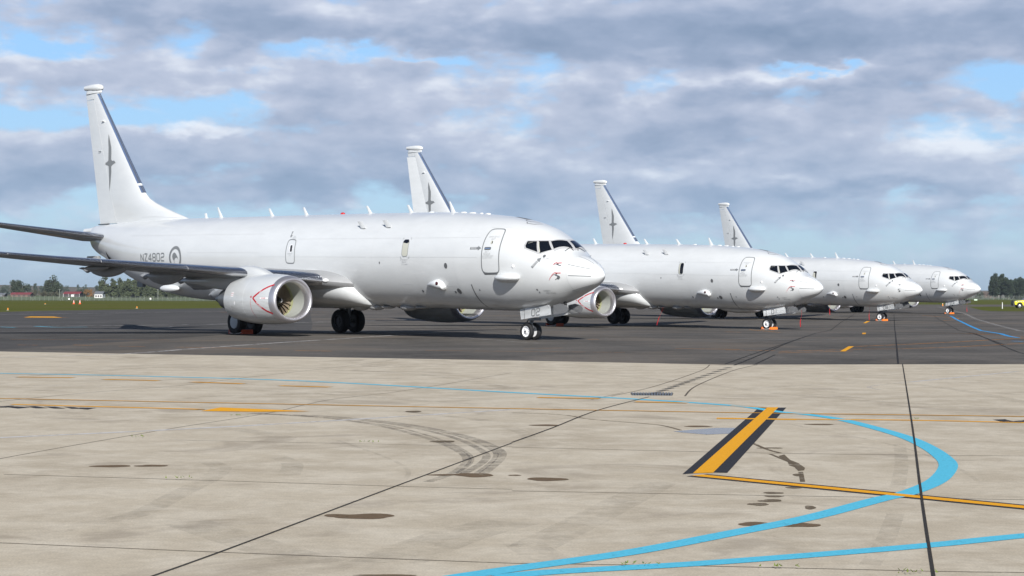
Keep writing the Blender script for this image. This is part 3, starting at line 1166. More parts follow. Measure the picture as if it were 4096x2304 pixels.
        ribbon(bm, S_nac, [(14.50, 1.66), (14.25, 1.46), (14.0, 1.29), (13.7, 1.13), (13.43, 1.02)], .075, .007, sd_, False, ref)
        ribbon(bm, S_nac, [(14.66, 1.60), (14.66, 1.25), (14.64, .85), (14.64, .66)], .016, .006, sd_, False, ref)
        ribbon(bm, S_nac, [(14.68, 1.70), (14.60, 1.70)], .05, .006, sd_, False, ref)
        ribbon(bm, S_nac, [(14.60, 1.75), (14.60, 1.65)], .025, .006, sd_, False, ref)
        ws = P('intake_warning_stripe', bm, M['red'], nc)
        bm = bmesh.new()
        put_text(bm, S_nac, 'JET', 14.05, 1.945, .11, .012, R(24) * sd_, sd_, ref)
        put_text(bm, S_nac, 'INTAKE', 14.1, 1.36, .11, .012, R(-36) * sd_, sd_, ref)
        P('stripe_lettering', bm, M['whitem'], ws)
        pc = PP('danger_placard', S_nac, [(14.02, 1.61), (14.02, 1.68), (13.52, 1.68), (13.52, 1.61)], .006, M['whitem'], nc, sd_, ref)
        pb = PP('blast_placard', S_nac, rrect(16.02, 16.24, 1.69, 1.90, .01), .006, M['whitem'], nc, sd_, ref)
        PP('white_disc', S_nac, ell2(15.90, 1.44, .05, .07), .006, M['whitem'], nc, sd_, ref)
        bm = bmesh.new()
        put_text(bm, S_nac, 'DANGER', 13.80, 1.645, .07, .012, 0, sd_, ref)
        put_text(bm, S_nac, 'BEWARE', 16.13, 1.84, .05, .012, 0, sd_, ref)
        put_text(bm, S_nac, 'OF BLAST', 16.13, 1.76, .045, .012, 0, sd_, ref)
        P('placard_lettering', bm, M['red'], nc)
        bm = bmesh.new()
        for s_ in (15.25, 16.3):
            ribbon(bm, lambda a, b, c=1: nac_pt(a, b, c), [(s_, .5 + (2 * PI - 1.0) * i / 40) for i in range(41)], .010, .004, sd_, False, ref)
        P('cowl_seam', bm, M['linel'], nc)
        # pylon
        bm = bmesh.new()
        top = pchip([14.2, 14.8, 15.6, 16.3, 17.2, 18.5, 20.5, 21.8], [2.45, 2.68, 2.93, 3.03, 2.98, 2.75, 2.52, 2.42])
        bot = pchip([14.2, 15.0, 16.3, 17.5, 19.0, 21.8], [2.30, 2.2, 2.0, 1.95, 2.05, 2.38])
        wdt = pchip([14.2, 14.8, 15.8, 17, 19, 21.8], [.05, .22, .34, .34, .25, .03])
        rings = []
        for i in range(25):
            s_ = 14.2 + 7.6 * i / 24
            a, b, w = top(s_), bot(s_), wdt(s_)
            rings.append([B(s_, sd_ * (NC[0] + .02) + w * math.copysign(abs(math.sin(2 * PI * k / 24)) ** .7, math.sin(2 * PI * k / 24)), (a + b) / 2 + (a - b) / 2 * math.copysign(abs(math.cos(2 * PI * k / 24)) ** .7, math.cos(2 * PI * k / 24))) for k in range(24)])
        loft(bm, rings, True, True, True)
        fix(bm)
        P('engine_pylon', bm, M['fairing'])
        bm = bmesh.new()
        v = [B(14.5, sd_ * 3.95, 2.15), B(14.95, sd_ * 3.98, 2.20), B(15.0, sd_ * 3.72, 2.42), B(14.8, sd_ * 3.75, 2.40)]
        bm.faces.new([bm.verts.new(p) for p in v])
        bmesh.ops.solidify(bm, geom=bm.faces[:], thickness=.02)
        P('nacelle_strake', bm, M['fairing'], nc)
        # --- main gear
        zc = ZG + .535
        tc0 = 2.86
        bm = bmesh.new()
        tube(bm, [B(19.65, sd_ * tc0, zc), B(19.6, sd_ * tc0, 2.4)], .13, 14)
        tube(bm, [B(19.65, sd_ * (tc0 - .5), zc), B(19.65, sd_ * (tc0 + .5), zc)], .09, 12)
        tube(bm, [B(19.65, sd_ * tc0, zc + .4), B(19.5, sd_ * .9, 1.9)], .07, 10)
        tube(bm, [B(19.85, sd_ * tc0, zc + .1), B(20.1, sd_ * tc0, 1.3), B(19.8, sd_ * tc0, 2.2)], .04, 8)
        mg = P('main_landing_gear', bm, M['strut'])
        bm = bmesh.new()
        box(bm, B(19.75, sd_ * (tc0 + .22), 1.62), (.34, .02, .42))
        P('gear_leg_door', bm, M['under'], mg)
        for k in (1, -1):
            cc = B(19.65, sd_ * (tc0 + k * .43), zc)
            outv = -sd_ * k
            w_ = from_bm('tyre', tyre_bm(cc, .545, .40, .30), M['tyre'], mg)
            y = outv * .16
            if k == 1:
                pf = [(.30, 0.0), (.30, y), (.285, y + outv * .03), (.05, y + outv * .05)]
                from_bm('brake_drum', disc_bm(cc, [(.30, -y), (.30, -outv * .01), (.10, -outv * .005)]), M['darkrim'], mg)
                from_bm('rim', disc_bm(cc, pf), M['hubcap'], mg)
            else:
                pf = [(.30, -y), (.30, y), (.27, y), (.25, y - outv * .06), (.14, y - outv * .05), (.12, y)]
                from_bm('rim', disc_bm(cc, pf), M['darkrim'], mg)
        # --- stabiliser
        def stab_loop(t, x1=1.0, grow=0.0):
            le = 35.25 + (t - .7) * .66
            ch = 3.9 - (t - .7) * .40
            z = 4.70 + (t - .7) * .148
            return [B(le + x * ch - (grow if x < .3 else 0), sd_ * t, z + y * ch + (grow if y > .0 else -grow) * (1 if grow else 0)) for x, y in airfoil(14, .10 - .0035 * (t - .7)) if x <= x1]
        bm = bmesh.new()
        loft(bm, [stab_loop(t) for t in (.2, 1.0, 2.5, 4, 5.5, 6.8, 7.15)], True, False, True)
        fix(bm)
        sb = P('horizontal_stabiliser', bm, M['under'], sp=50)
        bm = bmesh.new()
        loft(bm, [stab_loop(t, .12, .012) for t in (.75, 2.5, 4, 5.5, 6.8)], False)
        bmesh.ops.solidify(bm, geom=bm.faces[:], thickness=.01)
        fix(bm)
        P('stabiliser_leading_edge', bm, M['chrome'], sb, sp=50)
    # --- fin
    f_le0 = pchip([5.2, 5.56, 6.0, 6.41, 6.65, 6.907, 7.3], [27.9, 28.9, 30.55, 31.9, 32.5, 32.87, 33.206])
    f_le = lambda z: f_le0(z) if z < 6.907 else 32.87 + (z - 6.907) * .8545
    f_te = lambda z: 37.45 + (z - 5.39) * .2235
    f_hinge = lambda z: f_te(z) - (1.95 - (z - 5.4) * .155)

    def fin_loop(z, a0, a1, side_only=False, extra=0.0):
        le, te = f_le(z), f_te(z)
        ch = te - le
        thk = min(.098 * ch, .52 - (z - 5.4) * .035) * .5
        pts = []
        n = 22
        for i in range(n + 1):
            x = .5 * (1 - math.cos(PI * i / n))
            s_ = le + x * ch
            y = 2.0 * thk * 2.5 * (.2969 * math.sqrt(x) - .126 * x - .3516 * x * x + .2843 * x ** 3 - .1036 * x ** 4) * 2
            pts.append((s_, y + .004))
        sel = [(s_, y) for s_, y in pts if a0 < s_ < a1]

        def yat(s0):
            for (sa, ya), (sb_, yb) in zip(pts[:-1], pts[1:]):
                if sa <= s0 <= sb_:
                    return ya + (yb - ya) * (s0 - sa) / max(1e-6, sb_ - sa)
            return pts[-1][1]
        return pts, yat

    def fin_ring(z, fa, fb, n=16, grow=0.0):
        pts, yat = fin_loop(z, 0, 99)
        a, b = fa(z), fb(z)
        up, lo = [], []
        for i in range(n + 1):
            x = .5 * (1 - math.cos(PI * i / n))
            s_ = a + (b - a) * x
            y = yat(min(max(s_, pts[0][0]), pts[-1][0])) + grow
            up.append((s_, y))
            lo.append((s_, -y))
        return up[::-1] + lo[1:]
    zs = [5.25, 5.45, 5.62, 5.85, 6.1, 6.41, 6.65, 6.9, 7.6, 8.6, 9.6, 10.6, 11.6, 12.45]
    bm = bmesh.new()
    loft(bm, [[B(s_, y, z) for s_, y in fin_ring(z, f_le, f_hinge)] for z in zs], True, False, True)
    fix(bm)
    fin = P('vertical_fin', bm, M['paint'], sp=50)
    # rudder turned about its hinge
    bm = bmesh.new()
    rz = [5.50, 6.5, 7.6, 8.6, 9.6, 10.6, 11.6, 12.10]
    ca, sa = math.cos(R(rudder)), math.sin(R(rudder))

    def rud(s_, y, z):
        h = f_hinge(z) + .02
        d = s_ - h
        return B(h + d * ca - y * sa, d * sa + y * ca, z)
    rings = []
    for z in rz:
        r_ = fin_ring(z, lambda q: f_hinge(q) + .02, f_te, 8)
        rings.append([rud(s_, y, z) for s_, y in r_])
    loft(bm, rings, True, True, True)
    fix(bm)
    P('rudder', bm, M['paint'], fin, sp=40)
    bm = bmesh.new()
    loft(bm, [[B(s_, y, z) for s_, y in fin_ring(z, lambda q: f_hinge(q) + .03, f_te, 6)] for z in (12.14, 12.45)], True, True, True)
    fix(bm)
    P('fin_cap_panel', bm, M['paint'], fin)
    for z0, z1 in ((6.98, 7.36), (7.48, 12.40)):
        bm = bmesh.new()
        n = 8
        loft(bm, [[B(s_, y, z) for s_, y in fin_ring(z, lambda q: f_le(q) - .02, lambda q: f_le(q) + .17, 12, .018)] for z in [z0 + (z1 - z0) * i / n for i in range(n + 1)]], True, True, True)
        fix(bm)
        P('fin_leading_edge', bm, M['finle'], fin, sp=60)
    bm = bmesh.new()
    rings = []
    for s_, r_, zc_ in ((37.27, .02, 12.70), (37.30, .08, 12.70), (37.42, .15, 12.71), (37.7, .20, 12.73), (38.1, .205, 12.745), (38.6, .17, 12.77), (39.1, .12, 12.79), (39.14, .05, 12.79)):
        rings.append([B(s_, r_ * .9 * math.sin(2 * PI * k / 24), zc_ + r_ * math.cos(2 * PI * k / 24)) for k in range(24)])
    loft(bm, rings, True, True, True)
    fix(bm)
    pod = P('fin_tip_pod', bm, M['white'], fin)
    bm = bmesh.new()
    loft(bm, [[B(38.25 + a * .82 * math.cos(2 * PI * k / 24) - .05, .11 * math.sin(2 * PI * k / 24) * a, z) for k in range(24)] for a, z in ((1, 12.45), (1.0, 12.52), (.95, 12.60), (.8, 12.7))], True, True, True)
    fix(bm)
    P('pod_pedestal', bm, M['white'], pod)

    def S_fin(s_, z, side=1):
        pts, yat = fin_loop(z, 0, 99)
        return B(s_, side * yat(min(max(s_, pts[0][0]), pts[-1][0])), z)
    bird = [(36.407, 10.174), (36.33, 10.05), (36.20, 9.75), (36.08, 9.459), (36.06, 9.15), (36.076, 8.84), (35.98, 8.76), (35.88, 8.745), (35.80, 8.76), (35.72, 8.74), (35.65, 8.66), (35.545, 8.605), (35.66, 8.62), (35.75, 8.60), (35.827, 8.565), (35.95, 8.53), (36.06, 8.47), (36.046, 8.196), (36.12, 7.75), (36.20, 7.4), (36.261, 7.183), (36.30, 7.5), (36.316, 7.893), (36.33, 8.2), (36.36, 8.496), (36.50, 8.54), (36.732, 8.59), (36.71, 8.64), (36.735, 8.69), (36.55, 8.71), (36.385, 8.794), (36.37, 9.1), (36.37, 9.476), (36.42, 9.8)]
    for sd_ in (1, -1):
        bm = bmesh.new()
        b2 = bmesh.new()
        f = b2.faces.new([b2.verts.new((u, v, 0)) for u, v in bird])
        f.normal_update()
        bmesh.ops.triangulate(b2, faces=[f], ngon_method='EAR_CLIP')
        wrap(bm, b2, S_fin, .008, sd_, B(36.2, 0, 8.6), .25)
        P('seabird_emblem', bm, M['mark'], fin)
    bm = bmesh.new()
    box(bm, S_fin(36.95, 10.88, 1) + Vector((0, -.05, 0)), (.12, .06, .012), Matrix.Rotation(R(-15), 3, 'X'))
    P('fin_antenna', bm, M['whitem'], fin)
    bm = bmesh.new()
    box(bm, S_fin(37.35, 9.35, 1) + Vector((0, -.03, 0)), (.16, .02, .008))
    box(bm, S_fin(37.35, 9.28, 1) + Vector((0, -.03, 0)), (.14, .012, .006))
    ribbon(bm, S_fin, [(32.9, 5.72), (31.5, 5.70), (30.2, 5.63), (29.2, 5.575)], .014, .006, 1, False, B(32, 0, 5.7))
    P('hinge_line', bm, M['line'], fin)
    bm = bmesh.new()
    box(bm, B(36.9, .12, 5.47), (.5, .05, .02))
    P('rudder_gap', bm, M['dark'], fin)
    # tail cone end, exhaust and pieces
    bm = bmesh.new()
    loft(bm, [[B(s_, r_ * math.sin(2 * PI * k / 24), 5.16 + r_ * math.cos(2 * PI * k / 24)) for k in range(24)] for s_, r_ in ((37.4, .24), (38.1, .20), (38.5, .145), (39.05, .13), (39.13, .07))], True, True, True)
    fix(bm)
    P('tail_pipe', bm, M['white'])
    bm = bmesh.new()
    box(bm, B(37.55, .35, 3.50), (.55, .10, .30))
    bmesh.ops.bevel(bm, geom=bm.edges[:], offset=.04, segments=2)
    P('tail_sensor_box', bm, M['under'])
    bm = bmesh.new()
    patch(bm, S_side, [(35.05, 4.05), (34.75, 3.75), (34.35, 3.62), (34.85, 3.50), (34.98, 3.60)], .02)
    vf = P('vent_recess', bm, M['dark'])
    bm = bmesh.new()
    ribbon(bm, S_side, [(35.05, 4.06), (34.98, 3.75), (34.88, 3.50), (34.35, 3.62)], .05, .04)
    P('vent_lip', bm, M['whitem'], vf)
    bm = bmesh.new()
    box(bm, B(33.3, 0, 2.32), (.28, .10, .16))
    bmesh.ops.bevel(bm, geom=bm.edges[:], offset=.05, segments=2)
    P('tail_skid', bm, M['strut'])
    # --- nose gear
    zc = ZG + .335
    bm = bmesh.new()
    tube(bm, [B(4.05, 0, zc), B(4.02, 0, .75)], .055, 12)
    tube(bm, [B(4.02, 0, .72), B(3.95, 0, 1.5)], .085, 12)
    tube(bm, [B(4.05, -.32, zc), B(4.05, .32, zc)], .045, 10)
    tube(bm, [B(4.10, 0, zc + .08), B(4.36, 0, .66), B(4.1, 0, .95)], .028, 8)
    tube(bm, [B(3.98, 0, .80), B(3.3, 0, 1.35)], .04, 8)
    tube(bm, [B(3.92, .12, .80), B(3.72, .15, .52)], .015, 6)
    box(bm, B(3.85, 0, .86), (.16, .20, .05))
    box(bm, B(3.80, .12, .95), (.05, .06, .05))
    ng = P('nose_landing_gear', bm, M['strut'])
    for k in (1, -1):
        make_wheel(B(4.05, k * .205, zc), .335, .20, ng, -k, M['rim'], .045, .215)
    # --- nose gear doors with the aircraft's number
    for sd_ in (1, -1):
        c_ = [(4.175, 1.24), (4.176, 1.19), (4.076, .85), (2.386, 1.055), (2.44, 1.26), (2.47, 1.35), (2.51, 1.40), (2.57, 1.435), (3.9, 1.30)]
        bm = bmesh.new()
        tt = .45 if sd_ == 1 else .42
        bm.faces.new([bm.verts.new(B(a, sd_ * (tt + (1.35 - b) * .12), b)) for a, b in c_])
        bmesh.ops.solidify(bm, geom=bm.faces[:], thickness=.03)
        fix(bm)
        gd = P('nose_gear_door', bm, M['doorpaint'])
        if sd_ == 1:
            Sd = lambda a, b, c=1: B(a, .45 + (1.35 - b) * .12, b)
            ref = B(3.3, 0, 1.2)
            bm = bmesh.new()
            tilt = -.118 / 1.0
            cw, ch, pitch = (.19, .26, .265) if num != '01' else (.19, .26, .265)
            for i, ch_ in enumerate(num):
                for st in GLY[ch_]:
                    pts = []
                    for x, y in st:
                        a = i * pitch + x * cw
                        b = y / 1.6 * ch
                        pts.append((3.47 - a * .985 + b * .12, .99 + a * .125 + b))
                    ribbon(bm, Sd, pts, .040, .018, 1, False, ref, .05)
            P('aircraft_number', bm, M['mark'], gd)
            bm = bmesh.new()
            ribbon(bm, Sd, [(3.93, 1.285), (3.90, 1.1), (3.86, .88)], .02, .018, 1, False, ref)
            P('door_split', bm, M['markd'], gd)
    bm = bmesh.new()
    for sd_ in (1, -1):
        bm.faces.new([bm.verts.new(B(a, sd_ * .40, b)) for a, b in ((2.36, 1.06), (1.62, 1.14), (1.55, 1.30), (1.66, 1.42), (2.0, 1.48), (2.36, 1.42))])
    bmesh.ops.solidify(bm, geom=bm.faces[:], thickness=.03)
    fix(bm)
    P('forward_gear_door', bm, M['under'])
    # --- pitot tubes and vane
    bm = bmesh.new()
    for z in (2.973, 2.645):
        p = S_side(1.46, z)
        n = normal(S_side, 1.46, z, 1)
        q_ = p + n * .10
        tube(bm, [p, q_], .02, 8)
        tube(bm, [q_ + Vector((-.06, 0, 0)), q_ + Vector((.20, 0, .0))], .014, 8)
    p = S_side(1.42, 2.487)
    n = normal(S_side, 1.42, 2.487, 1)
    tube(bm, [p, p + n * .04], .055, 14)
    tube(bm, [p + n * .03, p + n * .05 + Vector((-.16, 0, -.08))], .012, 6)
    P('air_data_probes', bm, M['markd'])
    return root


MAT_PLACE = []
PL = [((3.47639, 68.40725), 0.83232, -1.78692, 4e-05, '02'), ((18.25659, 106.85396), 0.83762, -2.05079, -0.00645, '01'),
      ((32.61064, 144.67299), 0.88412, -2.01917, -0.00463, '04'), ((47.39759, 184.03908), 0.94581, -1.79446, 0.00283, '03')]
PLAB = ['nearest grey four-number patrol aircraft, gear door reading 02 and NZ4802 on its tail',
        'grey patrol aircraft with 01 on its nose gear door, orange chocks at its nose wheels',
        'grey patrol aircraft with 04 on its nose gear door and no red probe covers',
        'farthest grey patrol aircraft, 03 on its nose gear door, beside the grass']
PLAB[0] = 'largest and nearest grey patrol aircraft, 02 on its gear door and NZ4802 on its tail'
ROOT = []
for i, ((x, y), th, g, pt, num) in enumerate(PL):
    loc = (x, y, g + CZ + 4 * math.sin(pt))
    a = build_aircraft(loc, (0, -pt, -th), num, 'NZ4802' if i == 0 else None, (0, -9, 0, 0)[i] if i != 1 else 9, i)
    tag(a, PLAB[i], 'aircraft', 'grey patrol aircraft parked in a row')
    ROOT.append(a)
bpy.context.view_layer.update()


def W(i, s, t, z):
    return ROOT[i].matrix_world @ B(s, t, z)


# ------------------------------------------------------------------ ground
KY = [-200, 86, 108, 122, 146, 160, 190, 345, 400, 700, 1100, 1450, 9000]
KZ = [0, 0, -.264, -.264, -.232, -.232, -.007, -.058, -.058]


def G(x, y):
    if y <= 400:
        i = min(max(bisect_right(KY, y) - 1, 0), 7)
        t = (y - KY[i]) / (KY[i + 1] - KY[i])
        return KZ[i] + (KZ[i + 1] - KZ[i]) * t
    f = min(1, max(0, (150 - x) / 200))
    zl = [-.058, -.8, -2.1, -.1, -.1]
    zr = [-.058, -.05, -.03, -.03, -.03]
    i = min(max(bisect_right(KY, y) - 1, 8), 11) - 8
    t = (y - KY[i + 8]) / (KY[i + 9] - KY[i + 8])
    return (zl[i] + (zl[i + 1] - zl[i]) * t) * f + (zr[i] + (zr[i + 1] - zr[i]) * t) * (1 - f)


OFFS = .16


def seat(bm, off):
    """cut a flat mesh at the ground's slope changes and drop it on the ground"""
    for y in KY[1:9]:
        bmesh.ops.bisect_plane(bm, geom=bm.verts[:] + bm.edges[:] + bm.faces[:], plane_co=(0, y, 0), plane_no=(0, 1, 0))
    for v in bm.verts:
        v.co.z = G(v.co.x, v.co.y) + off * OFFS + v.co.z


def sheet(name, polys, off, m, kind='structure'):
    bm = bmesh.new()
    for k_, poly in enumerate(polys):
        f = bm.faces.new([bm.verts.new((x, y, k_ * .00008)) for x, y in poly])
        f.normal_update()
        bmesh.ops.triangulate(bm, faces=[f], ngon_method='EAR_CLIP')
    seat(bm, off)
    for f in bm.faces:
        f.normal_update()
        if f.normal.z < 0:
            f.normal_flip()
    o = from_bm(name, bm, m, None, False)
    tag(o, kind=kind)
    return o


def stroke(bm, pts, width, lift=0.0):
    P = [Vector((a, b, lift)) for a, b in pts]
    # smooth by Catmull-Rom
    Q = []
    n = len(P)
    for i in range(n - 1):
        p0, p1, p2, p3 = P[max(i - 1, 0)], P[i], P[i + 1], P[min(i + 2, n - 1)]
        st = 6 if n > 2 else 1
        for k in range(st):
            t = k / st
            Q.append(.5 * ((2 * p1) + (p2 - p0) * t + (2 * p0 - 5 * p1 + 4 * p2 - p3) * t * t + (3 * p1 - p0 - 3 * p2 + p3) * t ** 3))
    Q.append(P[-1])
    L, Rr = [], []
    for i, p in enumerate(Q):
        t = (Q[min(i + 1, len(Q) - 1)] - Q[max(i - 1, 0)]).normalized()
        w = Vector((-t.y, t.x, 0)) * width / 2
        L.append(bm.verts.new(p + w))
        Rr.append(bm.verts.new(p - w))
    for i in range(len(Q) - 1):
        bm.faces.new((L[i], Rr[i], Rr[i + 1], L[i + 1]))


def lines(name, items, off, m, width=None):
    bm = bmesh.new()
    for k_, it in enumerate(items):
        if width is None:
            stroke(bm, it[0], it[1], k_ * .00006)
        else:
            stroke(bm, it, width, k_ * .00006)
    seat(bm, off)
    for f in bm.faces:
        f.normal_update()
        if f.normal.z < 0:
            f.normal_flip()
    o = from_bm(name, bm, m, None, False)
    tag(o, kind='structure')
    return o


def ground_mat(name, cols, scales, rough=.85, bump=.2, stain=None, grain=.06, spec=.08):
    """cols: dark, mid, light"""
    m = bpy.data.materials.new(name)
    m.use_nodes = True
    t = NT(m.node_tree)
    b = m.node_tree.nodes['Principled BSDF']
    g = t.new('ShaderNodeNewGeometry')
    pos = g.outputs['Position']
    n1 = t.noise(pos, scales[0], 5, .6, .4)
    n2 = t.noise(pos, scales[1], 5, .62, .2)
    n3 = t.noise(pos, scales[2], 3, .6)
    c = t.mix(t.mapr(n1, .32, .68), cols[0], cols[1])
    c = t.mix(t.mapr(n2, .35, .72), c, cols[2])
    f = t.mapr(n3, .25, .75, 1 - grain, 1 + grain, False)
    c = t.mix(1.0, c, t.comb(f, f, f), 'MULTIPLY')
    n5 = t.noise(pos, 60.0, 2, .5)
    f5 = t.mapr(n5, .25, .75, 1 - grain * 1.6, 1 + grain * 1.6, False)
    c = t.mix(1.0, c, t.comb(f5, f5, f5), 'MULTIPLY')
    if stain:
        n4 = t.noise(pos, stain[0], 6, .65, 1.0)
        c = t.mix(t.math('MULTIPLY', t.mapr(n4, stain[1], stain[1] + .13), stain[2]), c, stain[3])
    t.l.new(c, b.inputs['Base Color'])
    b.inputs['Roughness'].default_value = rough
    b.inputs['Specular IOR Level'].default_value = spec
    bp = t.new('ShaderNodeBump')
    bp.inputs['Strength'].default_value = bump
    bp.inputs['Distance'].default_value = .01
    t.l.new(n3, bp.inputs['Height'])
    t.l.new(bp.outputs[0], b.inputs['Normal'])
    return m


def overlay_mat(name, color, alpha, scale=3.0, lo=.35, hi=.65, rough=.8, spec=.1):
    """worn paint or dirt film: noise breaks it so the surface below shows"""
    m = bpy.data.materials.new(name)
    m.use_nodes = True
    t = NT(m.node_tree)
    b = m.node_tree.nodes['Principled BSDF']
    g = t.new('ShaderNodeNewGeometry')
    n = t.noise(g.outputs['Position'], scale, 6, .65, .3)
    n2 = t.noise(g.outputs['Position'], scale * 6, 3, .6)
    k = t.math('ADD', t.math('MULTIPLY', n, .65), t.math('MULTIPLY', n2, .35))
    a = t.mapr(k, lo, hi, 0, alpha) if alpha < 1 else t.mapr(k, lo, hi, .35, 1)
    if lo < 0:
        a = alpha
    t.put(b.inputs['Alpha'], a)
    f = t.mapr(n2, .3, .7, .88, 1.08, False)
    c = t.mix(1.0, tuple(color), t.comb(f, f, f), 'MULTIPLY')
    t.l.new(c, b.inputs['Base Color'])
    b.inputs['Roughness'].default_value = rough
    b.inputs['Specular IOR Level'].default_value = spec
    return m


# ground features, metres on the apron
EDGE=[(-22.171,58.752),(-15.502,55.126),(0.006,48.779),(5.411,46.192),(9.98,46.789),(13.261,47.123),(20.727,47.862)]
FAREDGE=[(-65.413,161.545),(-51.398,182.718),(-44.286,213.817),(-37.245,236.63),(-14.447,302.391),(27.292,359.783),(82.085,411.468),(122.324,434.746),(210.295,485.638)]
ISLAND=[(82.19,328.336),(71.02,279.567),(61.795,239.626),(59.03,224.714),(62.53,222.229),(99.211,229.107),(159.917,369.298),(95.306,338.722),(84.873,333.562)]
DARKA=[(-22.281,55.037),(-16.003,56.907),(-15.069,62.783),(-13.456,71.274),(-12.569,78.31),(-11.221,81.895),(-9.725,87.678),(-13.302,121.41),(-31.204,279.467),(-43.027,216.348),(-50.995,181.284),(-65.413,161.545)]
CYAN=[[(-15.764,41.544),(-11.23,39.94),(-7.938,38.776),(-4.103,36.675),(0.005,32.621),(2.018,30.719),(3.458,29.011),(3.818,28.162),(4.015,27.402),(4.34,26.822),(4.646,25.761),(4.824,23.857),(4.876,22.304),(4.8,20.91),(4.674,19.751),(4.516,18.821),(4.216,17.772),(3.903,16.921),(3.477,16.063),(3.159,15.617),(2.349,14.315),(1.607,13.344),(0.814,12.349),(0.005,11.573),(-0.362,11.201)],[(4.853,13.878),(3.733,13.258),(2.925,12.736),(2.008,12.231),(1.165,11.809),(0.255,11.453),(-0.068,11.23)]]
YL_WIDE=[[(1.871,17.802),(4.204,28.48)]]
ZY=[[(1.778,17.839),(1.983,17.905),(4.172,28.478),(4.0,28.47)]]
ZB=[[(1.667,17.757),(1.778,17.839),(3.979,28.319),(3.839,28.312)],[(1.988,17.945),(2.123,17.909),(4.29,28.433),(4.165,28.427)]]
YEL=[[(1.799,17.663),(4.24,15.059),(4.983,14.249)]]
YTHIN=[[(-11.891,31.343),(-8.519,30.306),(0.005,27.987),(3.676,27.11),(5.848,26.754),(7.451,26.472),(9.42,26.128)],[(3.477,28.907),(3.97,28.368)]]
YPLAIN=[[(2.922,25.938),(4.052,25.736),(5.623,25.597),(7.087,25.177),(8.663,24.778)],[(-7.874,28.681),(-5.065,27.705),(-4.702,27.529)],[(2.913,25.854),(4.011,25.652)]]
YARROW=[[(-4.638,27.155),(-4.481,28.027),(-3.524,27.487),(-3.01,27.181),(-3.758,27.009)]]
YDASH=[[(-10.351,38.15),(-9.137,37.951)],[(-8.325,37.194),(-7.121,36.747)],[(-6.363,36.203),(-5.237,35.537)],[(-4.426,34.803),(-3.429,34.332)],[(0.446,31.058),(1.483,30.752)],[(2.027,29.86),(2.863,29.57)],[(-12.444,38.965),(-11.124,38.665)]]
GLYPH=[[(-7.917,28.166),(-7.79,28.375),(-7.383,27.892),(-7.498,27.642)],[(-7.566,28.233),(-7.383,28.242),(-7.075,27.759),(-7.242,27.703)],[(-7.236,28.148),(-7.041,28.107),(-6.782,27.675),(-6.961,27.667)],[(-6.92,28.112),(-6.744,28.021),(-6.501,27.64),(-6.681,27.631)],[(-6.619,27.878),(-6.351,27.841),(-6.397,27.452),(-6.55,27.589)],[(-8.385,28.501),(-8.08,28.413),(-7.714,27.877),(-7.984,27.864)]]
GLYPHA=[[(6.814,25.769),(7.008,25.86),(7.003,25.332),(6.825,25.285)],[(6.908,25.288),(7.247,25.746),(7.348,25.668),(7.054,25.215)],[(7.19,25.703),(7.563,25.637),(7.428,25.27),(7.132,25.298)]]
WHITE=[([(-6.976,21.487),(-6.198,22.055),(-4.296,23.503),(-2.411,25.262),(0.005,27.792)],0.16,0.5),([(17.14,50.613),(12.079,42.92),(8.102,37.072)],0.14,0.5),([(8.102,37.072),(7.069,35.543),(6.838,34.764),(6.881,34.033)],0.1,0.2),([(-15.446,47.91),(-14.048,49.959),(-11.573,52.717),(-10.278,58.262),(-8.573,65.807),(-4.648,80.673),(-3.365,85.213)],0.18,0.5),([(-1.926,74.803),(0.962,66.294),(3.388,62.821),(6.308,61.016)],0.15,0.4),([(2.353,84.57),(6.701,77.479),(11.367,72.458),(13.16,73.548)],0.15,0.35),([(11.48,72.688),(15.568,73.167),(19.952,70.902)],0.2,0.35),([(6.181,52.769),(8.071,51.938)],0.15,0.2),([(26.167,124.858),(30.616,116.061)],0.3,0.3),([(-31.876,113.33),(-24.95,117.365),(-19.598,124.321),(-13.511,135.18),(-7.149,149.699),(-3.324,163.848)],0.35,0.75),([(-23.801,84.625),(-19.825,90.341),(-21.295,114.193)],0.2,0.25),([(75.487,322.003),(44.752,178.279),(35.608,134.987),(29.249,103.944),(22.341,73.96)],0.32,0.25),([(-51.315,166.195),(-42.153,175.579),(-29.889,189.576)],0.25,0.5),([(32.713,131.992),(35.258,131.438)],0.3,0.3),([(8.822,75.328),(11.48,72.688)],0.15,0.35),([(-18.885,67.151),(-14.062,68.828)],0.15,0.35),([(-31.141,129.718),(-18.822,130.796),(-13.306,129.57)],0.3,0.12),([(-13.888,119.285),(-0.716,109.688),(12.053,102.927)],0.2,0.2),([(-17.535,111.236),(-1.731,85.443),(9.671,82.584)],0.15,0.12)]
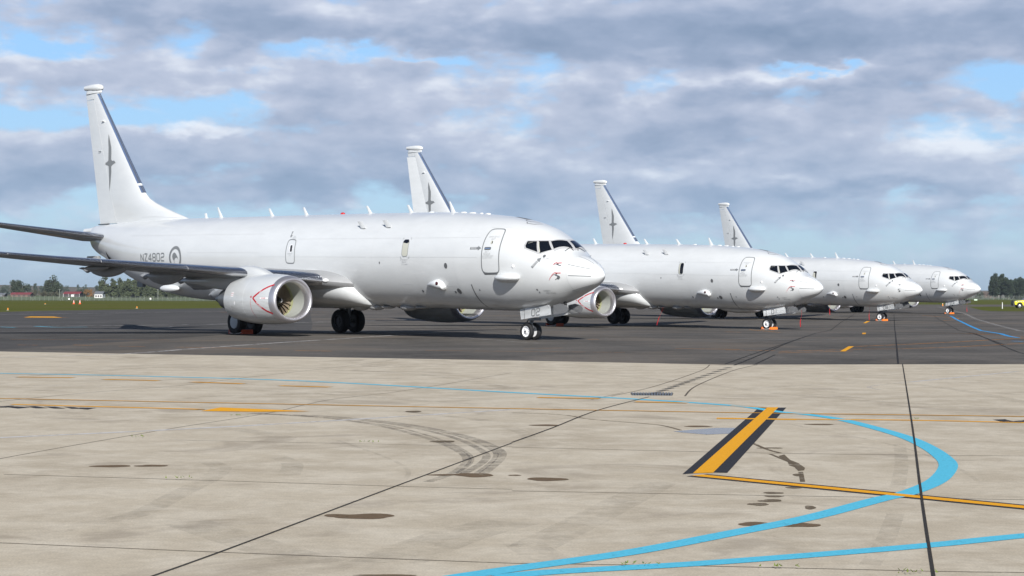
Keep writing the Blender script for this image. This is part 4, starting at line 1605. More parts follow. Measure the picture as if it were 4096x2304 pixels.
ORANGE=[([(6.916,59.043),(8.412,58.191)],0.16),([(8.399,57.347),(11.607,60.136)],0.12),([(8.176,55.823),(10.873,58.057)],0.1),([(11.897,63.31),(15.22,67.485),(21.637,76.891),(25.223,81.775)],0.14),([(11.698,60.405),(13.054,60.801),(15.474,63.243),(19.205,68.245),(22.228,72.064)],0.12),([(19.835,87.951),(22.164,85.048)],0.15),([(15.075,93.203),(16.562,91.563)],0.12),([(40.039,177.551),(40.44,166.167),(38.308,157.2),(35.748,150.84)],0.18),([(21.76,86.681),(22.264,79.118)],0.12),([(-19.241,69.779),(-13.094,69.714)],0.1),([(-16.914,62.272),(-16.168,62.037)],0.12),([(-15.036,62.469),(-14.267,61.924)],0.14),([(-13.2,61.119),(-12.219,60.622)],0.12),([(-11.131,60.146),(-9.331,59.466),(-7.774,58.506)],0.16),([(-6.791,57.003),(-5.552,56.352)],0.12),([(10.914,93.201),(11.311,89.749)],0.15),([(3.01,72.412),(3.46,72.465)],0.2),([(5.411,60.353),(7.451,59.432)],0.12),([(-2.738,57.387),(3.479,55.941)],0.08),([(-5.316,99.857),(0.034,98.184)],0.14),([(-42.087,156.903),(-37.698,154.376)],0.6),([(-29.666,184.937),(-28.8,185.085)],0.4),([(-32.791,191.308),(-17.3,188.606)],0.2),([(0.431,59.583),(1.686,60.558)],0.08),([(14.336,109.574),(13.226,89.775)],0.12)]
YBAR=[[(10.371,57.53),(10.539,57.545),(11.933,63.458),(11.739,63.438)],[(16.156,83.986),(16.321,84.008),(17.354,89.091),(17.159,89.026)],[(26.137,135.43),(26.36,135.469),(28.735,145.999),(28.464,145.949)],[(-41.188,153.55),(-37.694,152.643),(-40.3,160.078),(-42.456,160.332)]]
BLUE2=[[(42.232,176.07),(41.324,170.695),(32.977,132.036),(27.987,108.724),(22.655,83.855),(21.586,77.517)],[(19.713,71.777),(20.004,71.087)]]
CYAN2=[[(-29.789,113.683),(-27.58,110.465),(-26.023,111.599)],[(-31.15,110.751),(-29.824,109.237)]]
JOINTW=[([(-2.257,11.05),(-2.204,11.27),(-1.956,12.341),(-1.524,14.353),(-0.824,17.626),(0.005,21.444)],0.02),([(0.005,21.53),(0.526,23.867),(1.302,27.611),(2.367,31.338)],0.028),([(10.061,46.86),(5.623,25.597),(3.582,15.907),(2.634,11.359),(2.588,11.138)],0.024)]
JOINT=[([(-5.509,18.194),(-5.405,19.237),(-4.858,21.77),(-4.36,23.854),(-3.598,26.698),(-3.264,28.901),(-2.921,30.589),(-1.909,33.337),(0.006,41.004)],0.024),([(-4.897,17.566),(-3.128,17.124),(-0.854,16.528),(0.005,16.348)],0.024),([(0.005,16.215),(2.09,15.915),(4.397,15.619),(5.087,15.515)],0.024),([(-3.873,12.798),(-3.575,12.732),(-1.949,12.293),(0.005,11.83)],0.022),([(0.005,11.83),(1.285,11.725),(2.65,11.54),(3.237,11.493),(3.75,11.437)],0.022),([(-4.102,21.797),(-1.563,21.246),(0.005,20.965)],0.016),([(0.005,20.883),(2.871,20.188),(5.603,19.903)],0.024),([(-8.368,28.658),(-8.283,29.467),(-7.475,32.221),(-6.358,34.768),(-5.605,38.174),(-3.843,45.414),(-3.104,49.434)],0.024),([(1.728,31.552),(2.762,35.063),(4.403,42.39),(5.012,46.078)],0.03),([(3.009,31.619),(3.595,35.342),(5.15,42.442),(6.232,46.17)],0.035),([(1.338,30.51),(2.007,32.728)],0.02)]
CRACKA=[([(5.59,45.722),(7.345,53.9),(10.542,68.974),(16.298,95.135),(26.89,147.63),(34.378,182.979)],0.06),([(38.556,183.647),(18.732,88.888),(13.03,61.605),(9.992,47.065)],0.05),([(5.445,46.483),(7.315,54.969),(12.784,79.034)],0.05),([(6.142,46.146),(7.797,53.939)],0.05),([(41.214,177.732),(18.911,71.686),(15.679,55.715)],0.05),([(22.641,90.189),(17.967,66.499)],0.06),([(-14.22,54.564),(-5.94,66.799),(0.619,85.774)],0.03),([(5.226,45.963),(5.861,45.749)],0.06)]
DOTS=[(2.617,32.761),(2.77,33.426),(2.929,34.119),(3.094,34.841),(3.267,35.595),(3.448,36.382),(3.637,37.204),(3.834,38.064),(4.041,38.965),(4.258,39.91),(4.486,40.902),(4.725,41.944),(4.977,43.041),(5.242,44.197)]
GRATE=[[(2.118,32.469),(2.888,32.51),(2.798,31.733),(2.104,31.823)]]
PUDDLE=[[(-3.857,18.435),(-3.854,18.409),(-3.866,18.385),(-3.89,18.365),(-3.918,18.349),(-3.947,18.332),(-3.982,18.317),(-4.025,18.311),(-4.07,18.317),(-4.11,18.329),(-4.149,18.339),(-4.196,18.349),(-4.243,18.365),(-4.274,18.391),(-4.276,18.422),(-4.258,18.45),(-4.234,18.472),(-4.21,18.492),(-4.18,18.507),(-4.145,18.517),(-4.109,18.523),(-4.074,18.533),(-4.031,18.546),(-3.978,18.553),(-3.925,18.544),(-3.888,18.519),(-3.872,18.489),(-3.864,18.46)],[(-3.488,18.489),(-3.493,18.465),(-3.501,18.442),(-3.516,18.421),(-3.543,18.406),(-3.579,18.4),(-3.612,18.399),(-3.642,18.395),(-3.675,18.385),(-3.716,18.377),(-3.76,18.383),(-3.795,18.401),(-3.816,18.427),(-3.828,18.453),(-3.832,18.478),(-3.823,18.502),(-3.802,18.522),(-3.778,18.536),(-3.759,18.551),(-3.743,18.57),(-3.719,18.591),(-3.683,18.601),(-3.642,18.597),(-3.606,18.584),(-3.573,18.57),(-3.54,18.557),(-3.509,18.538),(-3.491,18.515)],[(-0.925,14.315),(-0.946,14.282),(-0.968,14.254),(-0.982,14.224),(-0.996,14.187),(-1.028,14.153),(-1.08,14.136),(-1.138,14.138),(-1.192,14.15),(-1.243,14.16),(-1.297,14.171),(-1.346,14.193),(-1.378,14.227),(-1.391,14.266),(-1.393,14.304),(-1.39,14.341),(-1.373,14.376),(-1.337,14.403),(-1.291,14.419),(-1.249,14.432),(-1.212,14.454),(-1.166,14.482),(-1.105,14.501),(-1.04,14.494),(-0.989,14.466),(-0.954,14.429),(-0.931,14.391),(-0.919,14.352)],[(-1.251,14.359),(-1.246,14.339),(-1.249,14.319),(-1.264,14.302),(-1.287,14.291),(-1.309,14.281),(-1.331,14.268),(-1.358,14.256),(-1.39,14.253),(-1.421,14.262),(-1.442,14.281),(-1.455,14.301),(-1.466,14.319),(-1.474,14.336),(-1.476,14.354),(-1.473,14.371),(-1.471,14.389),(-1.47,14.41),(-1.463,14.434),(-1.443,14.453),(-1.411,14.46),(-1.377,14.455),(-1.348,14.444),(-1.323,14.435),(-1.299,14.426),(-1.278,14.413),(-1.264,14.396),(-1.257,14.377)],[(-0.18,17.625),(-0.175,17.582),(-0.183,17.538),(-0.206,17.5),(-0.235,17.466),(-0.268,17.433),(-0.309,17.406),(-0.358,17.399),(-0.403,17.421),(-0.434,17.46),(-0.455,17.495),(-0.48,17.52),(-0.511,17.542),(-0.54,17.573),(-0.556,17.614),(-0.56,17.659),(-0.555,17.707),(-0.54,17.755),(-0.506,17.793),(-0.458,17.81),(-0.408,17.805),(-0.366,17.795),(-0.327,17.793),(-0.284,17.793),(-0.243,17.779),(-0.214,17.746),(-0.199,17.705),(-0.19,17.665)],[(-0.534,17.634),(-0.532,17.618),(-0.535,17.602),(-0.549,17.587),(-0.573,17.575),(-0.599,17.566),(-0.626,17.557),(-0.658,17.551),(-0.691,17.551),(-0.721,17.558),(-0.747,17.568),(-0.774,17.577),(-0.803,17.589),(-0.822,17.606),(-0.82,17.626),(-0.801,17.644),(-0.776,17.657),(-0.756,17.668),(-0.74,17.68),(-0.72,17.692),(-0.694,17.701),(-0.664,17.708),(-0.63,17.712),(-0.591,17.714),(-0.555,17.707),(-0.531,17.691),(-0.527,17.67),(-0.532,17.65)],[(0.095,17.613),(0.095,17.599),(0.089,17.586),(0.08,17.574),(0.07,17.565),(0.058,17.559),(0.044,17.558),(0.032,17.562),(0.022,17.567),(0.012,17.569),(-0.001,17.568),(-0.016,17.571),(-0.028,17.581),(-0.033,17.595),(-0.032,17.61),(-0.028,17.624),(-0.023,17.637),(-0.014,17.647),(-0.002,17.654),(0.01,17.657),(0.021,17.661),(0.032,17.667),(0.045,17.67),(0.058,17.667),(0.068,17.658),(0.075,17.647),(0.081,17.637),(0.089,17.626)],[(0.54,17.246),(0.543,17.213),(0.533,17.178),(0.505,17.149),(0.466,17.128),(0.426,17.11),(0.385,17.091),(0.337,17.074),(0.285,17.074),(0.241,17.094),(0.216,17.126),(0.201,17.157),(0.184,17.182),(0.164,17.206),(0.151,17.235),(0.149,17.266),(0.154,17.3),(0.165,17.337),(0.189,17.374),(0.234,17.401),(0.291,17.405),(0.343,17.391),(0.385,17.373),(0.422,17.361),(0.462,17.352),(0.499,17.335),(0.522,17.308),(0.533,17.277)],[(0.636,24.419),(0.632,24.386),(0.626,24.351),(0.614,24.313),(0.586,24.278),(0.539,24.26),(0.486,24.264),(0.443,24.278),(0.408,24.291),(0.373,24.296),(0.337,24.304),(0.303,24.319),(0.276,24.342),(0.252,24.369),(0.231,24.403),(0.226,24.441),(0.246,24.478),(0.286,24.504),(0.331,24.519),(0.369,24.533),(0.406,24.55),(0.448,24.564),(0.492,24.562),(0.529,24.545),(0.558,24.523),(0.586,24.502),(0.612,24.48),(0.631,24.451)],[(2.657,24.277),(2.676,24.249),(2.678,24.215),(2.653,24.184),(2.61,24.164),(2.563,24.152),(2.519,24.144),(2.475,24.138),(2.432,24.142),(2.397,24.155),(2.368,24.173),(2.34,24.19),(2.312,24.209),(2.295,24.234),(2.299,24.263),(2.319,24.29),(2.339,24.314),(2.353,24.341),(2.371,24.373),(2.405,24.401),(2.453,24.416),(2.503,24.415),(2.548,24.406),(2.586,24.393),(2.616,24.373),(2.631,24.348),(2.635,24.322),(2.641,24.299)],[(4.371,24.719),(4.352,24.695),(4.336,24.67),(4.321,24.644),(4.294,24.618),(4.252,24.6),(4.205,24.593),(4.16,24.595),(4.119,24.6),(4.083,24.609),(4.058,24.626),(4.044,24.646),(4.034,24.666),(4.015,24.683),(3.988,24.704),(3.972,24.732),(3.984,24.763),(4.02,24.788),(4.067,24.804),(4.113,24.815),(4.156,24.822),(4.198,24.823),(4.236,24.816),(4.267,24.805),(4.299,24.796),(4.335,24.787),(4.367,24.771),(4.38,24.747)],[(1.99,13.897),(1.991,13.875),(1.99,13.849),(1.977,13.823),(1.949,13.803),(1.914,13.795),(1.881,13.792),(1.849,13.788),(1.815,13.783),(1.781,13.786),(1.755,13.801),(1.74,13.823),(1.733,13.846),(1.729,13.869),(1.729,13.891),(1.738,13.913),(1.755,13.933),(1.771,13.952),(1.786,13.975),(1.808,14.002),(1.841,14.023),(1.881,14.027),(1.916,14.015),(1.94,13.995),(1.959,13.977),(1.976,13.959),(1.987,13.94),(1.99,13.918)],[(2.356,13.845),(2.348,13.812),(2.331,13.781),(2.308,13.752),(2.276,13.732),(2.239,13.726),(2.206,13.733),(2.18,13.739),(2.154,13.737),(2.122,13.731),(2.087,13.734),(2.062,13.751),(2.049,13.778),(2.043,13.807),(2.042,13.838),(2.049,13.87),(2.068,13.899),(2.096,13.921),(2.126,13.939),(2.154,13.956),(2.184,13.973),(2.218,13.98),(2.248,13.971),(2.27,13.95),(2.286,13.931),(2.307,13.917),(2.333,13.901),(2.352,13.877)],[(-0.585,11.3),(-0.589,11.29),(-0.605,11.281),(-0.625,11.273),(-0.65,11.264),(-0.687,11.258),(-0.733,11.256),(-0.776,11.26),(-0.81,11.264),(-0.84,11.267),(-0.877,11.267),(-0.918,11.269),(-0.952,11.275),(-0.973,11.283),(-0.984,11.292),(-0.986,11.302),(-0.973,11.313),(-0.939,11.32),(-0.894,11.325),(-0.851,11.326),(-0.817,11.329),(-0.782,11.333),(-0.741,11.336),(-0.7,11.334),(-0.667,11.329),(-0.643,11.322),(-0.619,11.316),(-0.597,11.309)]]
STAIN=[[(2.409,16.1),(2.407,16.08),(2.399,16.06),(2.384,16.044),(2.363,16.034),(2.342,16.029),(2.324,16.024),(2.305,16.018),(2.284,16.015),(2.266,16.021),(2.255,16.035),(2.249,16.051),(2.243,16.065),(2.234,16.078),(2.228,16.095),(2.228,16.114),(2.236,16.133),(2.248,16.151),(2.263,16.168),(2.284,16.181),(2.307,16.184),(2.327,16.175),(2.342,16.163),(2.354,16.155),(2.37,16.152),(2.388,16.147),(2.402,16.135),(2.409,16.118)],[(2.374,15.828),(2.361,15.81),(2.348,15.795),(2.337,15.781),(2.325,15.766),(2.31,15.756),(2.292,15.752),(2.275,15.753),(2.26,15.755),(2.244,15.758),(2.23,15.765),(2.221,15.778),(2.215,15.792),(2.21,15.807),(2.203,15.824),(2.2,15.844),(2.207,15.865),(2.224,15.88),(2.245,15.887),(2.264,15.89),(2.28,15.892),(2.296,15.894),(2.311,15.894),(2.325,15.89),(2.34,15.885),(2.356,15.878),(2.372,15.867),(2.379,15.849)],[(2.296,15.49),(2.295,15.467),(2.29,15.443),(2.275,15.422),(2.253,15.41),(2.231,15.404),(2.21,15.398),(2.189,15.389),(2.165,15.383),(2.141,15.385),(2.122,15.396),(2.106,15.413),(2.093,15.434),(2.088,15.458),(2.095,15.485),(2.113,15.507),(2.134,15.523),(2.149,15.537),(2.159,15.556),(2.173,15.578),(2.195,15.595),(2.219,15.602),(2.244,15.6),(2.266,15.593),(2.287,15.581),(2.3,15.561),(2.304,15.536),(2.3,15.512)],[(2.148,15.221),(2.151,15.199),(2.146,15.175),(2.134,15.152),(2.117,15.133),(2.096,15.117),(2.073,15.106),(2.05,15.108),(2.033,15.123),(2.022,15.142),(2.012,15.156),(1.999,15.165),(1.982,15.176),(1.971,15.194),(1.969,15.217),(1.975,15.241),(1.984,15.264),(1.996,15.286),(2.014,15.305),(2.037,15.314),(2.059,15.316),(2.079,15.316),(2.099,15.318),(2.12,15.316),(2.136,15.304),(2.143,15.282),(2.143,15.26),(2.144,15.24)],[(2.904,19.815),(2.999,20.016),(2.961,19.339),(2.992,18.997),(2.976,18.45),(2.926,18.197),(2.856,18.133),(2.882,18.554),(2.854,18.704),(2.912,19.222)],[(2.843,17.732),(2.835,17.701),(2.826,17.673),(2.816,17.649),(2.805,17.632),(2.794,17.62),(2.783,17.607),(2.771,17.595),(2.76,17.592),(2.752,17.605),(2.748,17.627),(2.745,17.65),(2.74,17.671),(2.736,17.696),(2.737,17.729),(2.744,17.764),(2.756,17.794),(2.768,17.816),(2.78,17.834),(2.791,17.846),(2.802,17.849),(2.811,17.845),(2.819,17.843),(2.831,17.847),(2.844,17.848),(2.854,17.834),(2.856,17.803),(2.851,17.766)],[(2.645,16.538),(2.638,16.524),(2.63,16.511),(2.623,16.496),(2.615,16.479),(2.599,16.463),(2.578,16.456),(2.557,16.458),(2.54,16.467),(2.527,16.477),(2.515,16.486),(2.506,16.496),(2.501,16.508),(2.498,16.521),(2.494,16.534),(2.489,16.549),(2.491,16.567),(2.503,16.583),(2.523,16.592),(2.543,16.597),(2.561,16.601),(2.579,16.605),(2.599,16.607),(2.616,16.602),(2.628,16.591),(2.635,16.578),(2.642,16.565),(2.646,16.552)],[(2.84,18.031),(2.889,18.032),(2.754,17.069),(2.707,17.068)],[(-0.682,21.652),(-0.682,21.622),(-0.683,21.589),(-0.695,21.557),(-0.72,21.537),(-0.751,21.527),(-0.78,21.521),(-0.807,21.514),(-0.838,21.508),(-0.869,21.513),(-0.897,21.528),(-0.924,21.548),(-0.951,21.572),(-0.973,21.604),(-0.978,21.642),(-0.961,21.677),(-0.932,21.702),(-0.906,21.719),(-0.888,21.738),(-0.871,21.762),(-0.848,21.783),(-0.818,21.794),(-0.786,21.797),(-0.751,21.794),(-0.717,21.782),(-0.689,21.758),(-0.676,21.722),(-0.677,21.685)],[(-1.347,27.209),(-1.351,27.172),(-1.362,27.14),(-1.372,27.108),(-1.381,27.068),(-1.395,27.023),(-1.421,26.989),(-1.456,26.981),(-1.49,27.001),(-1.517,27.033),(-1.539,27.063),(-1.559,27.091),(-1.576,27.124),(-1.584,27.161),(-1.587,27.198),(-1.591,27.237),(-1.593,27.279),(-1.586,27.322),(-1.565,27.354),(-1.535,27.369),(-1.506,27.377),(-1.478,27.388),(-1.446,27.4),(-1.412,27.398),(-1.383,27.371),(-1.365,27.33),(-1.356,27.287),(-1.35,27.247)],[(2.51,14.988),(2.505,14.958),(2.495,14.932),(2.484,14.912),(2.473,14.894),(2.462,14.872),(2.449,14.853),(2.436,14.844),(2.425,14.852),(2.418,14.87),(2.414,14.89),(2.411,14.911),(2.411,14.936),(2.414,14.962),(2.419,14.986),(2.422,15.01),(2.424,15.04),(2.43,15.075),(2.442,15.106),(2.456,15.122),(2.47,15.123),(2.481,15.116),(2.49,15.109),(2.498,15.098),(2.503,15.08),(2.505,15.058),(2.507,15.037),(2.509,15.015)],[(3.105,20.852),(3.108,20.833),(3.1,20.812),(3.077,20.795),(3.042,20.786),(3.007,20.785),(2.98,20.784),(2.955,20.78),(2.927,20.776),(2.898,20.776),(2.87,20.781),(2.844,20.79),(2.819,20.803),(2.802,20.821),(2.804,20.842),(2.825,20.862),(2.853,20.877),(2.877,20.889),(2.895,20.903),(2.917,20.917),(2.945,20.926),(2.976,20.927),(3.004,20.924),(3.032,20.92),(3.059,20.915),(3.083,20.904),(3.096,20.888),(3.102,20.871)]]
WETCRACK=[([(0.005,26.993),(0.731,26.575),(1.124,25.613),(1.769,24.844),(2.03,24.4),(2.194,23.58)],0.045),([(2.847,21.689),(2.9,20.711),(2.981,20.192)],0.05),([(2.853,20.062),(2.933,18.883)],0.04)]
WET=[[(2.072,23.369),(2.33,23.655),(2.707,24.024),(2.997,24.036),(3.227,23.795),(3.054,23.271),(2.796,23.027),(2.45,22.85),(2.181,23.17)]]
TYRE=[([(-3.858,26.686),(-2.751,25.864),(-1.79,24.322),(-1.025,22.151),(-0.611,20.46),(-0.469,19.231),(-0.555,17.931),(-0.784,16.97)],0.1,0.5),([(-3.714,26.693),(-2.482,26.003),(-1.403,24.524),(-0.603,22.639),(-0.167,20.741),(-0.114,19.477),(-0.278,17.74)],0.1,0.55),([(-3.743,26.691),(-2.502,25.917),(-1.421,24.374),(-0.648,22.478),(-0.233,20.605),(-0.181,19.404),(-0.345,17.738)],0.06,0.5),([(-3.829,26.687),(-2.69,25.825),(-1.655,24.29),(-0.931,22.217),(-0.544,20.462),(-0.422,19.186),(-0.522,17.832)],0.06,0.5),([(-3.801,26.689),(-2.61,25.87),(-1.53,24.407),(-0.77,22.473),(-0.343,20.469),(-0.28,19.237),(-0.471,17.734)],0.09,0.4),([(-1.723,27.474),(0.005,24.772)],0.2,0.3),([(0.005,23.847),(0.18,22.83),(0.22,21.892)],0.2,0.3),([(-3.147,18.918),(-2.919,18.272),(-2.855,17.28),(-2.903,15.896),(-2.954,14.449),(-3.201,13.815)],0.22,0.28),([(-2.538,19.639),(-2.256,18.723),(-2.145,17.491)],0.22,0.25),([(-2.081,21.81),(-1.323,19.438),(-1.035,18.121),(-0.998,17.147)],0.05,0.35),([(3.786,24.734),(4.456,21.456),(4.553,18.933),(4.396,17.115)],0.05,0.3),([(-3.685,23.702),(-3.204,23.033),(-2.735,22.089)],0.3,0.25),([(4.574,21.46),(4.053,18.918),(3.513,16.561)],0.14,0.3),([(3.08,14.593),(2.682,13.042),(2.321,11.788)],0.14,0.35),([(0.142,12.578),(0.628,14.275),(1.4,17.031)],0.35,0.16),([(0.507,11.499),(0.218,12.196),(0.089,12.778)],0.3,0.1),([(-2.57,14.074),(-1.755,12.639),(-1.253,11.806)],0.4,0.08),([(-10.518,37.412),(-8.019,43.845),(-2.563,40.832),(0.005,34.012)],0.35,0.2),([(-5.341,31.065),(-3.099,32.455),(0.006,35.526)],0.35,0.2),([(0.006,44.43),(3.271,37.382),(5.182,31.606),(7.855,27.907)],0.3,0.16),([(4.495,34.263),(7.232,36.767),(8.287,34.474),(8.446,30.006)],0.3,0.25),([(-0.828,11.814),(-0.392,13.191),(0.005,14.01)],0.5,0.12),([(-9.827,34.953),(-5.009,33.376),(-0.553,29.031)],0.3,0.2)]
SLAB=[[(-8.233,27.179),(-8.283,29.467),(-7.475,32.221),(-6.358,34.768),(-5.605,38.174),(-4.416,31.736),(-3.598,26.698),(-4.36,23.854),(-4.858,21.77),(-5.405,19.237),(-5.509,18.194)]]
PALE=[[(-4.422,17.817),(-2.516,19.64),(-1.071,20.71),(-0.97,18.763),(-3.056,16.729),(-3.728,15.717)]]
WEED=[(-3.921,26.038),(-4.554,22.087),(-1.717,21.403),(-3.108,17.125),(2.512,11.396),(0.83,11.732),(1.731,11.62),(5.643,25.706)]
PALE_L=PALE
HAZE_D=0.00006

M['grass'] = ground_mat('mown_grass', ((.068, .082, .007), (.088, .100, .008), (.104, .104, .012)), (.02, .09, .8), .95, .5, (.012, .52, .25, (.12, .09, .03)), .15)
M['grass2'] = ground_mat('pale_pasture', ((.065, .10, .035), (.09, .12, .05), (.115, .12, .065)), (.006, .03, .3), .95, .4, None, .15)
M['asphalt'] = ground_mat('weathered_asphalt', ((.070, .064, .057), (.158, .142, .124), (.108, .100, .090)), (.16, .8, 5), .88, .3, (.09, .50, .60, (.165, .137, .108)), .22)
M['asphalt2'] = ground_mat('newer_dark_asphalt', ((.062, .059, .056), (.084, .079, .076), (.100, .095, .089)), (.06, .35, 6), .88, .3, None, .12)
M['concrete'] = ground_mat('aged_concrete', ((.440, .378, .285), (.520, .452, .345), (.585, .520, .412)), (.25, 1.4, 9), .85, .25, (.45, .54, .45, (.27, .225, .175)), .09)
M['pale'] = overlay_mat('paler_concrete_patch', (.50, .47, .41), .35, .7)
M['cyan'] = overlay_mat('light_blue_line_paint', (.10, .50, .68), 1, 5, .30, .42)
M['blue'] = overlay_mat('blue_line_paint', (.05, .30, .62), 1, 5, .30, .40)
M['yellow'] = overlay_mat('yellow_line_paint', (.80, .37, .015), 1, 6, .28, .40)
M['orange_l'] = overlay_mat('worn_orange_line', (.62, .25, .03), .85, 2.5, .38, .52)
M['blackp'] = overlay_mat('black_border_paint', (.035, .035, .04), 1, 7, .30, .42)
M['wornblack'] = overlay_mat('worn_black_paint', (.04, .04, .045), .95, 2.0, .36, .50)
M['puddle'] = overlay_mat('damp_brown_hollow', (.165, .115, .07), .92, 2.5, .24, .50, .7, .03)
M['stain'] = overlay_mat('damp_stain', (.15, .115, .075), .85, 2.0, .33, .52)
M['wet'] = mat('wet_concrete_film', (.22, .21, .20), .22, 0, 0)
M['joint'] = overlay_mat('dark_joint_sealant', (.045, .04, .035), .95, 8, .25, .42)
M['jointthin'] = overlay_mat('fine_concrete_joint', (.13, .11, .085), .9, 3, .28, .46)
M['crack'] = overlay_mat('tar_filled_crack', (.035, .033, .033), .9, 1.5, .32, .48)
M['weed'] = mat('green_weed', (.14, .19, .03), .9)


def white_mat(a):
    return overlay_mat('faded_white_line', (.62, .60, .58), a, 1.2, .36, .56)


# terrain: one grid out to the horizon
bm = bmesh.new()
xs = [-6000, -3000, -1500, -800, -450, -250, -150, -50, 0, 50, 100, 150, 250, 450, 800, 1500, 3000, 6000]
ys = [-300, 86, 108, 122, 146, 160, 190, 345, 400, 550, 700, 900, 1100, 1275, 1450, 2500, 9000]
vv = [[bm.verts.new((x, y, G(x, y) - .03)) for x in xs] for y in ys]
for j in range(len(ys) - 1):
    for i in range(len(xs) - 1):
        bm.faces.new((vv[j][i], vv[j][i + 1], vv[j + 1][i + 1], vv[j + 1][i]))
gr = from_bm('ground', bm, M['grass'], None, False)
tag(gr, kind='structure')
# pasture beyond the airfield fence
def flat_grid(name, x0, x1, y0, y1, nx, ny, off, m):
    bm = bmesh.new()
    X = [x0 + (x1 - x0) * i / nx for i in range(nx + 1)]
    Y = [y0 + (y1 - y0) * i / ny for i in range(ny + 1)]
    Y = sorted(set(Y + [k for k in KY if y0 < k < y1]))
    v = [[bm.verts.new((x, y, G(x, y) + off)) for x in X] for y in Y]
    for j in range(len(Y) - 1):
        for i in range(nx):
            bm.faces.new((v[j][i], v[j][i + 1], v[j + 1][i + 1], v[j + 1][i]))
    o = from_bm(name, bm, m, None, False)
    tag(o, kind='structure')
    return o


flat_grid('pasture', -3000, 3000, 1105, 6000, 30, 40, .10, M['grass2'])

near = [(-70, -25), (70, -25)]
sheet('apron', [[(-140, -25)] + [(130, -25), (260, 300), FAREDGE[-1]] + FAREDGE[::-1][1:] + [(-140, 120)]], 0.0, M['asphalt'])
sheet('newer_apron', [DARKA], .005, M['asphalt2'])
sheet('grass_island', [ISLAND], .012, M['grass'])
sheet('concrete_pavement', [[(-60, -24.5), (60, -24.5), (60, 49)] + EDGE[::-1] + [(-60, 70)]], .010, M['concrete'])
lines('tyre_mark', [(a, b) for a, b, c in TYRE if c >= .4], .016, overlay_mat('tyre_rubber_trace', (.20, .18, .155), .48, 3.5, .33, .66))
lines('faint_tyre_mark', [(a, b) for a, b, c in TYRE if c < .4], .0165, overlay_mat('faint_rubber_trace', (.22, .20, .17), .17, 2.5, .36, .70))
lines('concrete_joint', [q for q in JOINT], .018, M['jointthin'])
lines('white_apron_line', [(a, b) for a, b, c in WHITE if c >= .45], .020, white_mat(.85))
lines('faded_apron_line', [(a, b) for a, b, c in WHITE if c < .45], .020, white_mat(.30))
lines('orange_apron_line', ORANGE, .022, M['orange_l'])
sheet('puddle', PUDDLE, .024, M['puddle'])
sheet('damp_patch', STAIN, .024, M['stain'])
lines('damp_crack', WETCRACK, .025, M['stain'])
sheet('wet_film', WET, .026, M['wet'])
lines('line_border', YTHIN, .028, M['blackp'], .15)
lines('line_border', [YEL[0]], .028, M['blackp'], .31)
sheet('line_border', ZB, .0285, M['blackp'])
lines('line_border', YDASH, .028, M['blackp'], .27)
lines('blue_taxi_line', CYAN, .032, M['cyan'], .195)
lines('yellow_taxi_line', YTHIN, .036, M['yellow'], .085)
lines('yellow_taxi_line', [YEL[0]], .036, M['yellow'], .165)
lines('yellow_taxi_line', YPLAIN, .036, M['yellow'], .15)
lines('yellow_dash', YDASH, .036, M['yellow'], .17)
sheet('yellow_stand_bar', ZY + YARROW + YBAR, .040, M['yellow'])
sheet('worn_stand_lettering', GLYPH + GLYPHA, .034, M['wornblack'])
lines('blue_taxi_line', BLUE2, .036, M['blue'], .22)
lines('blue_taxi_line', CYAN2, .036, M['cyan'], .3)
lines('pavement_joint', JOINTW, .044, M['joint'])
lines('apron_crack', CRACKA, .046, M['crack'])
# drain grate and row of drainage holes let into the slab
def ground_thing(name, bm, m, label, cat, group=None, smooth=False):
    o = from_bm(name, bm, m, None, smooth)
    tag(o, label, cat, group)
    return o


bm = bmesh.new()
f = bm.faces.new([bm.verts.new((x, y, 0)) for x, y in GRATE[0]])
bmesh.ops.triangulate(bm, faces=[f])
seat(bm, .030)
gt = ground_thing('drain_grate', bm, M['dark'], 'dark slotted steel drain grate set in the concrete slab', 'drain grate')
bm = bmesh.new()
(x0, y0), (x1, y1), (x2, y2), (x3, y3) = GRATE[0]
for k in range(15):
    f = (k + .5) / 15
    a = Vector((x0 + (x1 - x0) * f, y0 + (y1 - y0) * f, .012))
    b = Vector((x3 + (x2 - x3) * f, y3 + (y2 - y3) * f, .004))
    tube(bm, [a, b], .016, 4)
bars = from_bm('grate_bars', bm, M['strut'], gt)
bm = bmesh.new()
for x, y in DOTS:
    for dx in (-.14, 0, .14):
        bmesh.ops.create_circle(bm, cap_ends=True, segments=8, radius=.07, matrix=Matrix.Translation((x + dx * .5, y + dx, .0065)))
o = from_bm('drainage_holes', bm, M['dark'], None, False)
tag(o, kind='structure')
rng = random.Random(5)
bm = bmesh.new()
for x, y in WEED:
    for k in range(12):
        a = rng.random() * 6.28
        r = rng.random() * .16
        b = Vector((x + math.cos(a) * r, y + math.sin(a) * r * .5, .02))
        h = .008 + rng.random() * .018
        d = Vector((rng.uniform(-.03, .03), rng.uniform(-.03, .03), h))
        p = Vector((math.cos(a), math.sin(a), 0)) * .008
        bm.faces.new([bm.verts.new(b + p), bm.verts.new(b - p), bm.verts.new(b + d)])
o = from_bm('weeds', bm, M['weed'], None, False)
tag(o, 'low green weeds growing from the concrete joints', 'weeds', None, 'stuff')


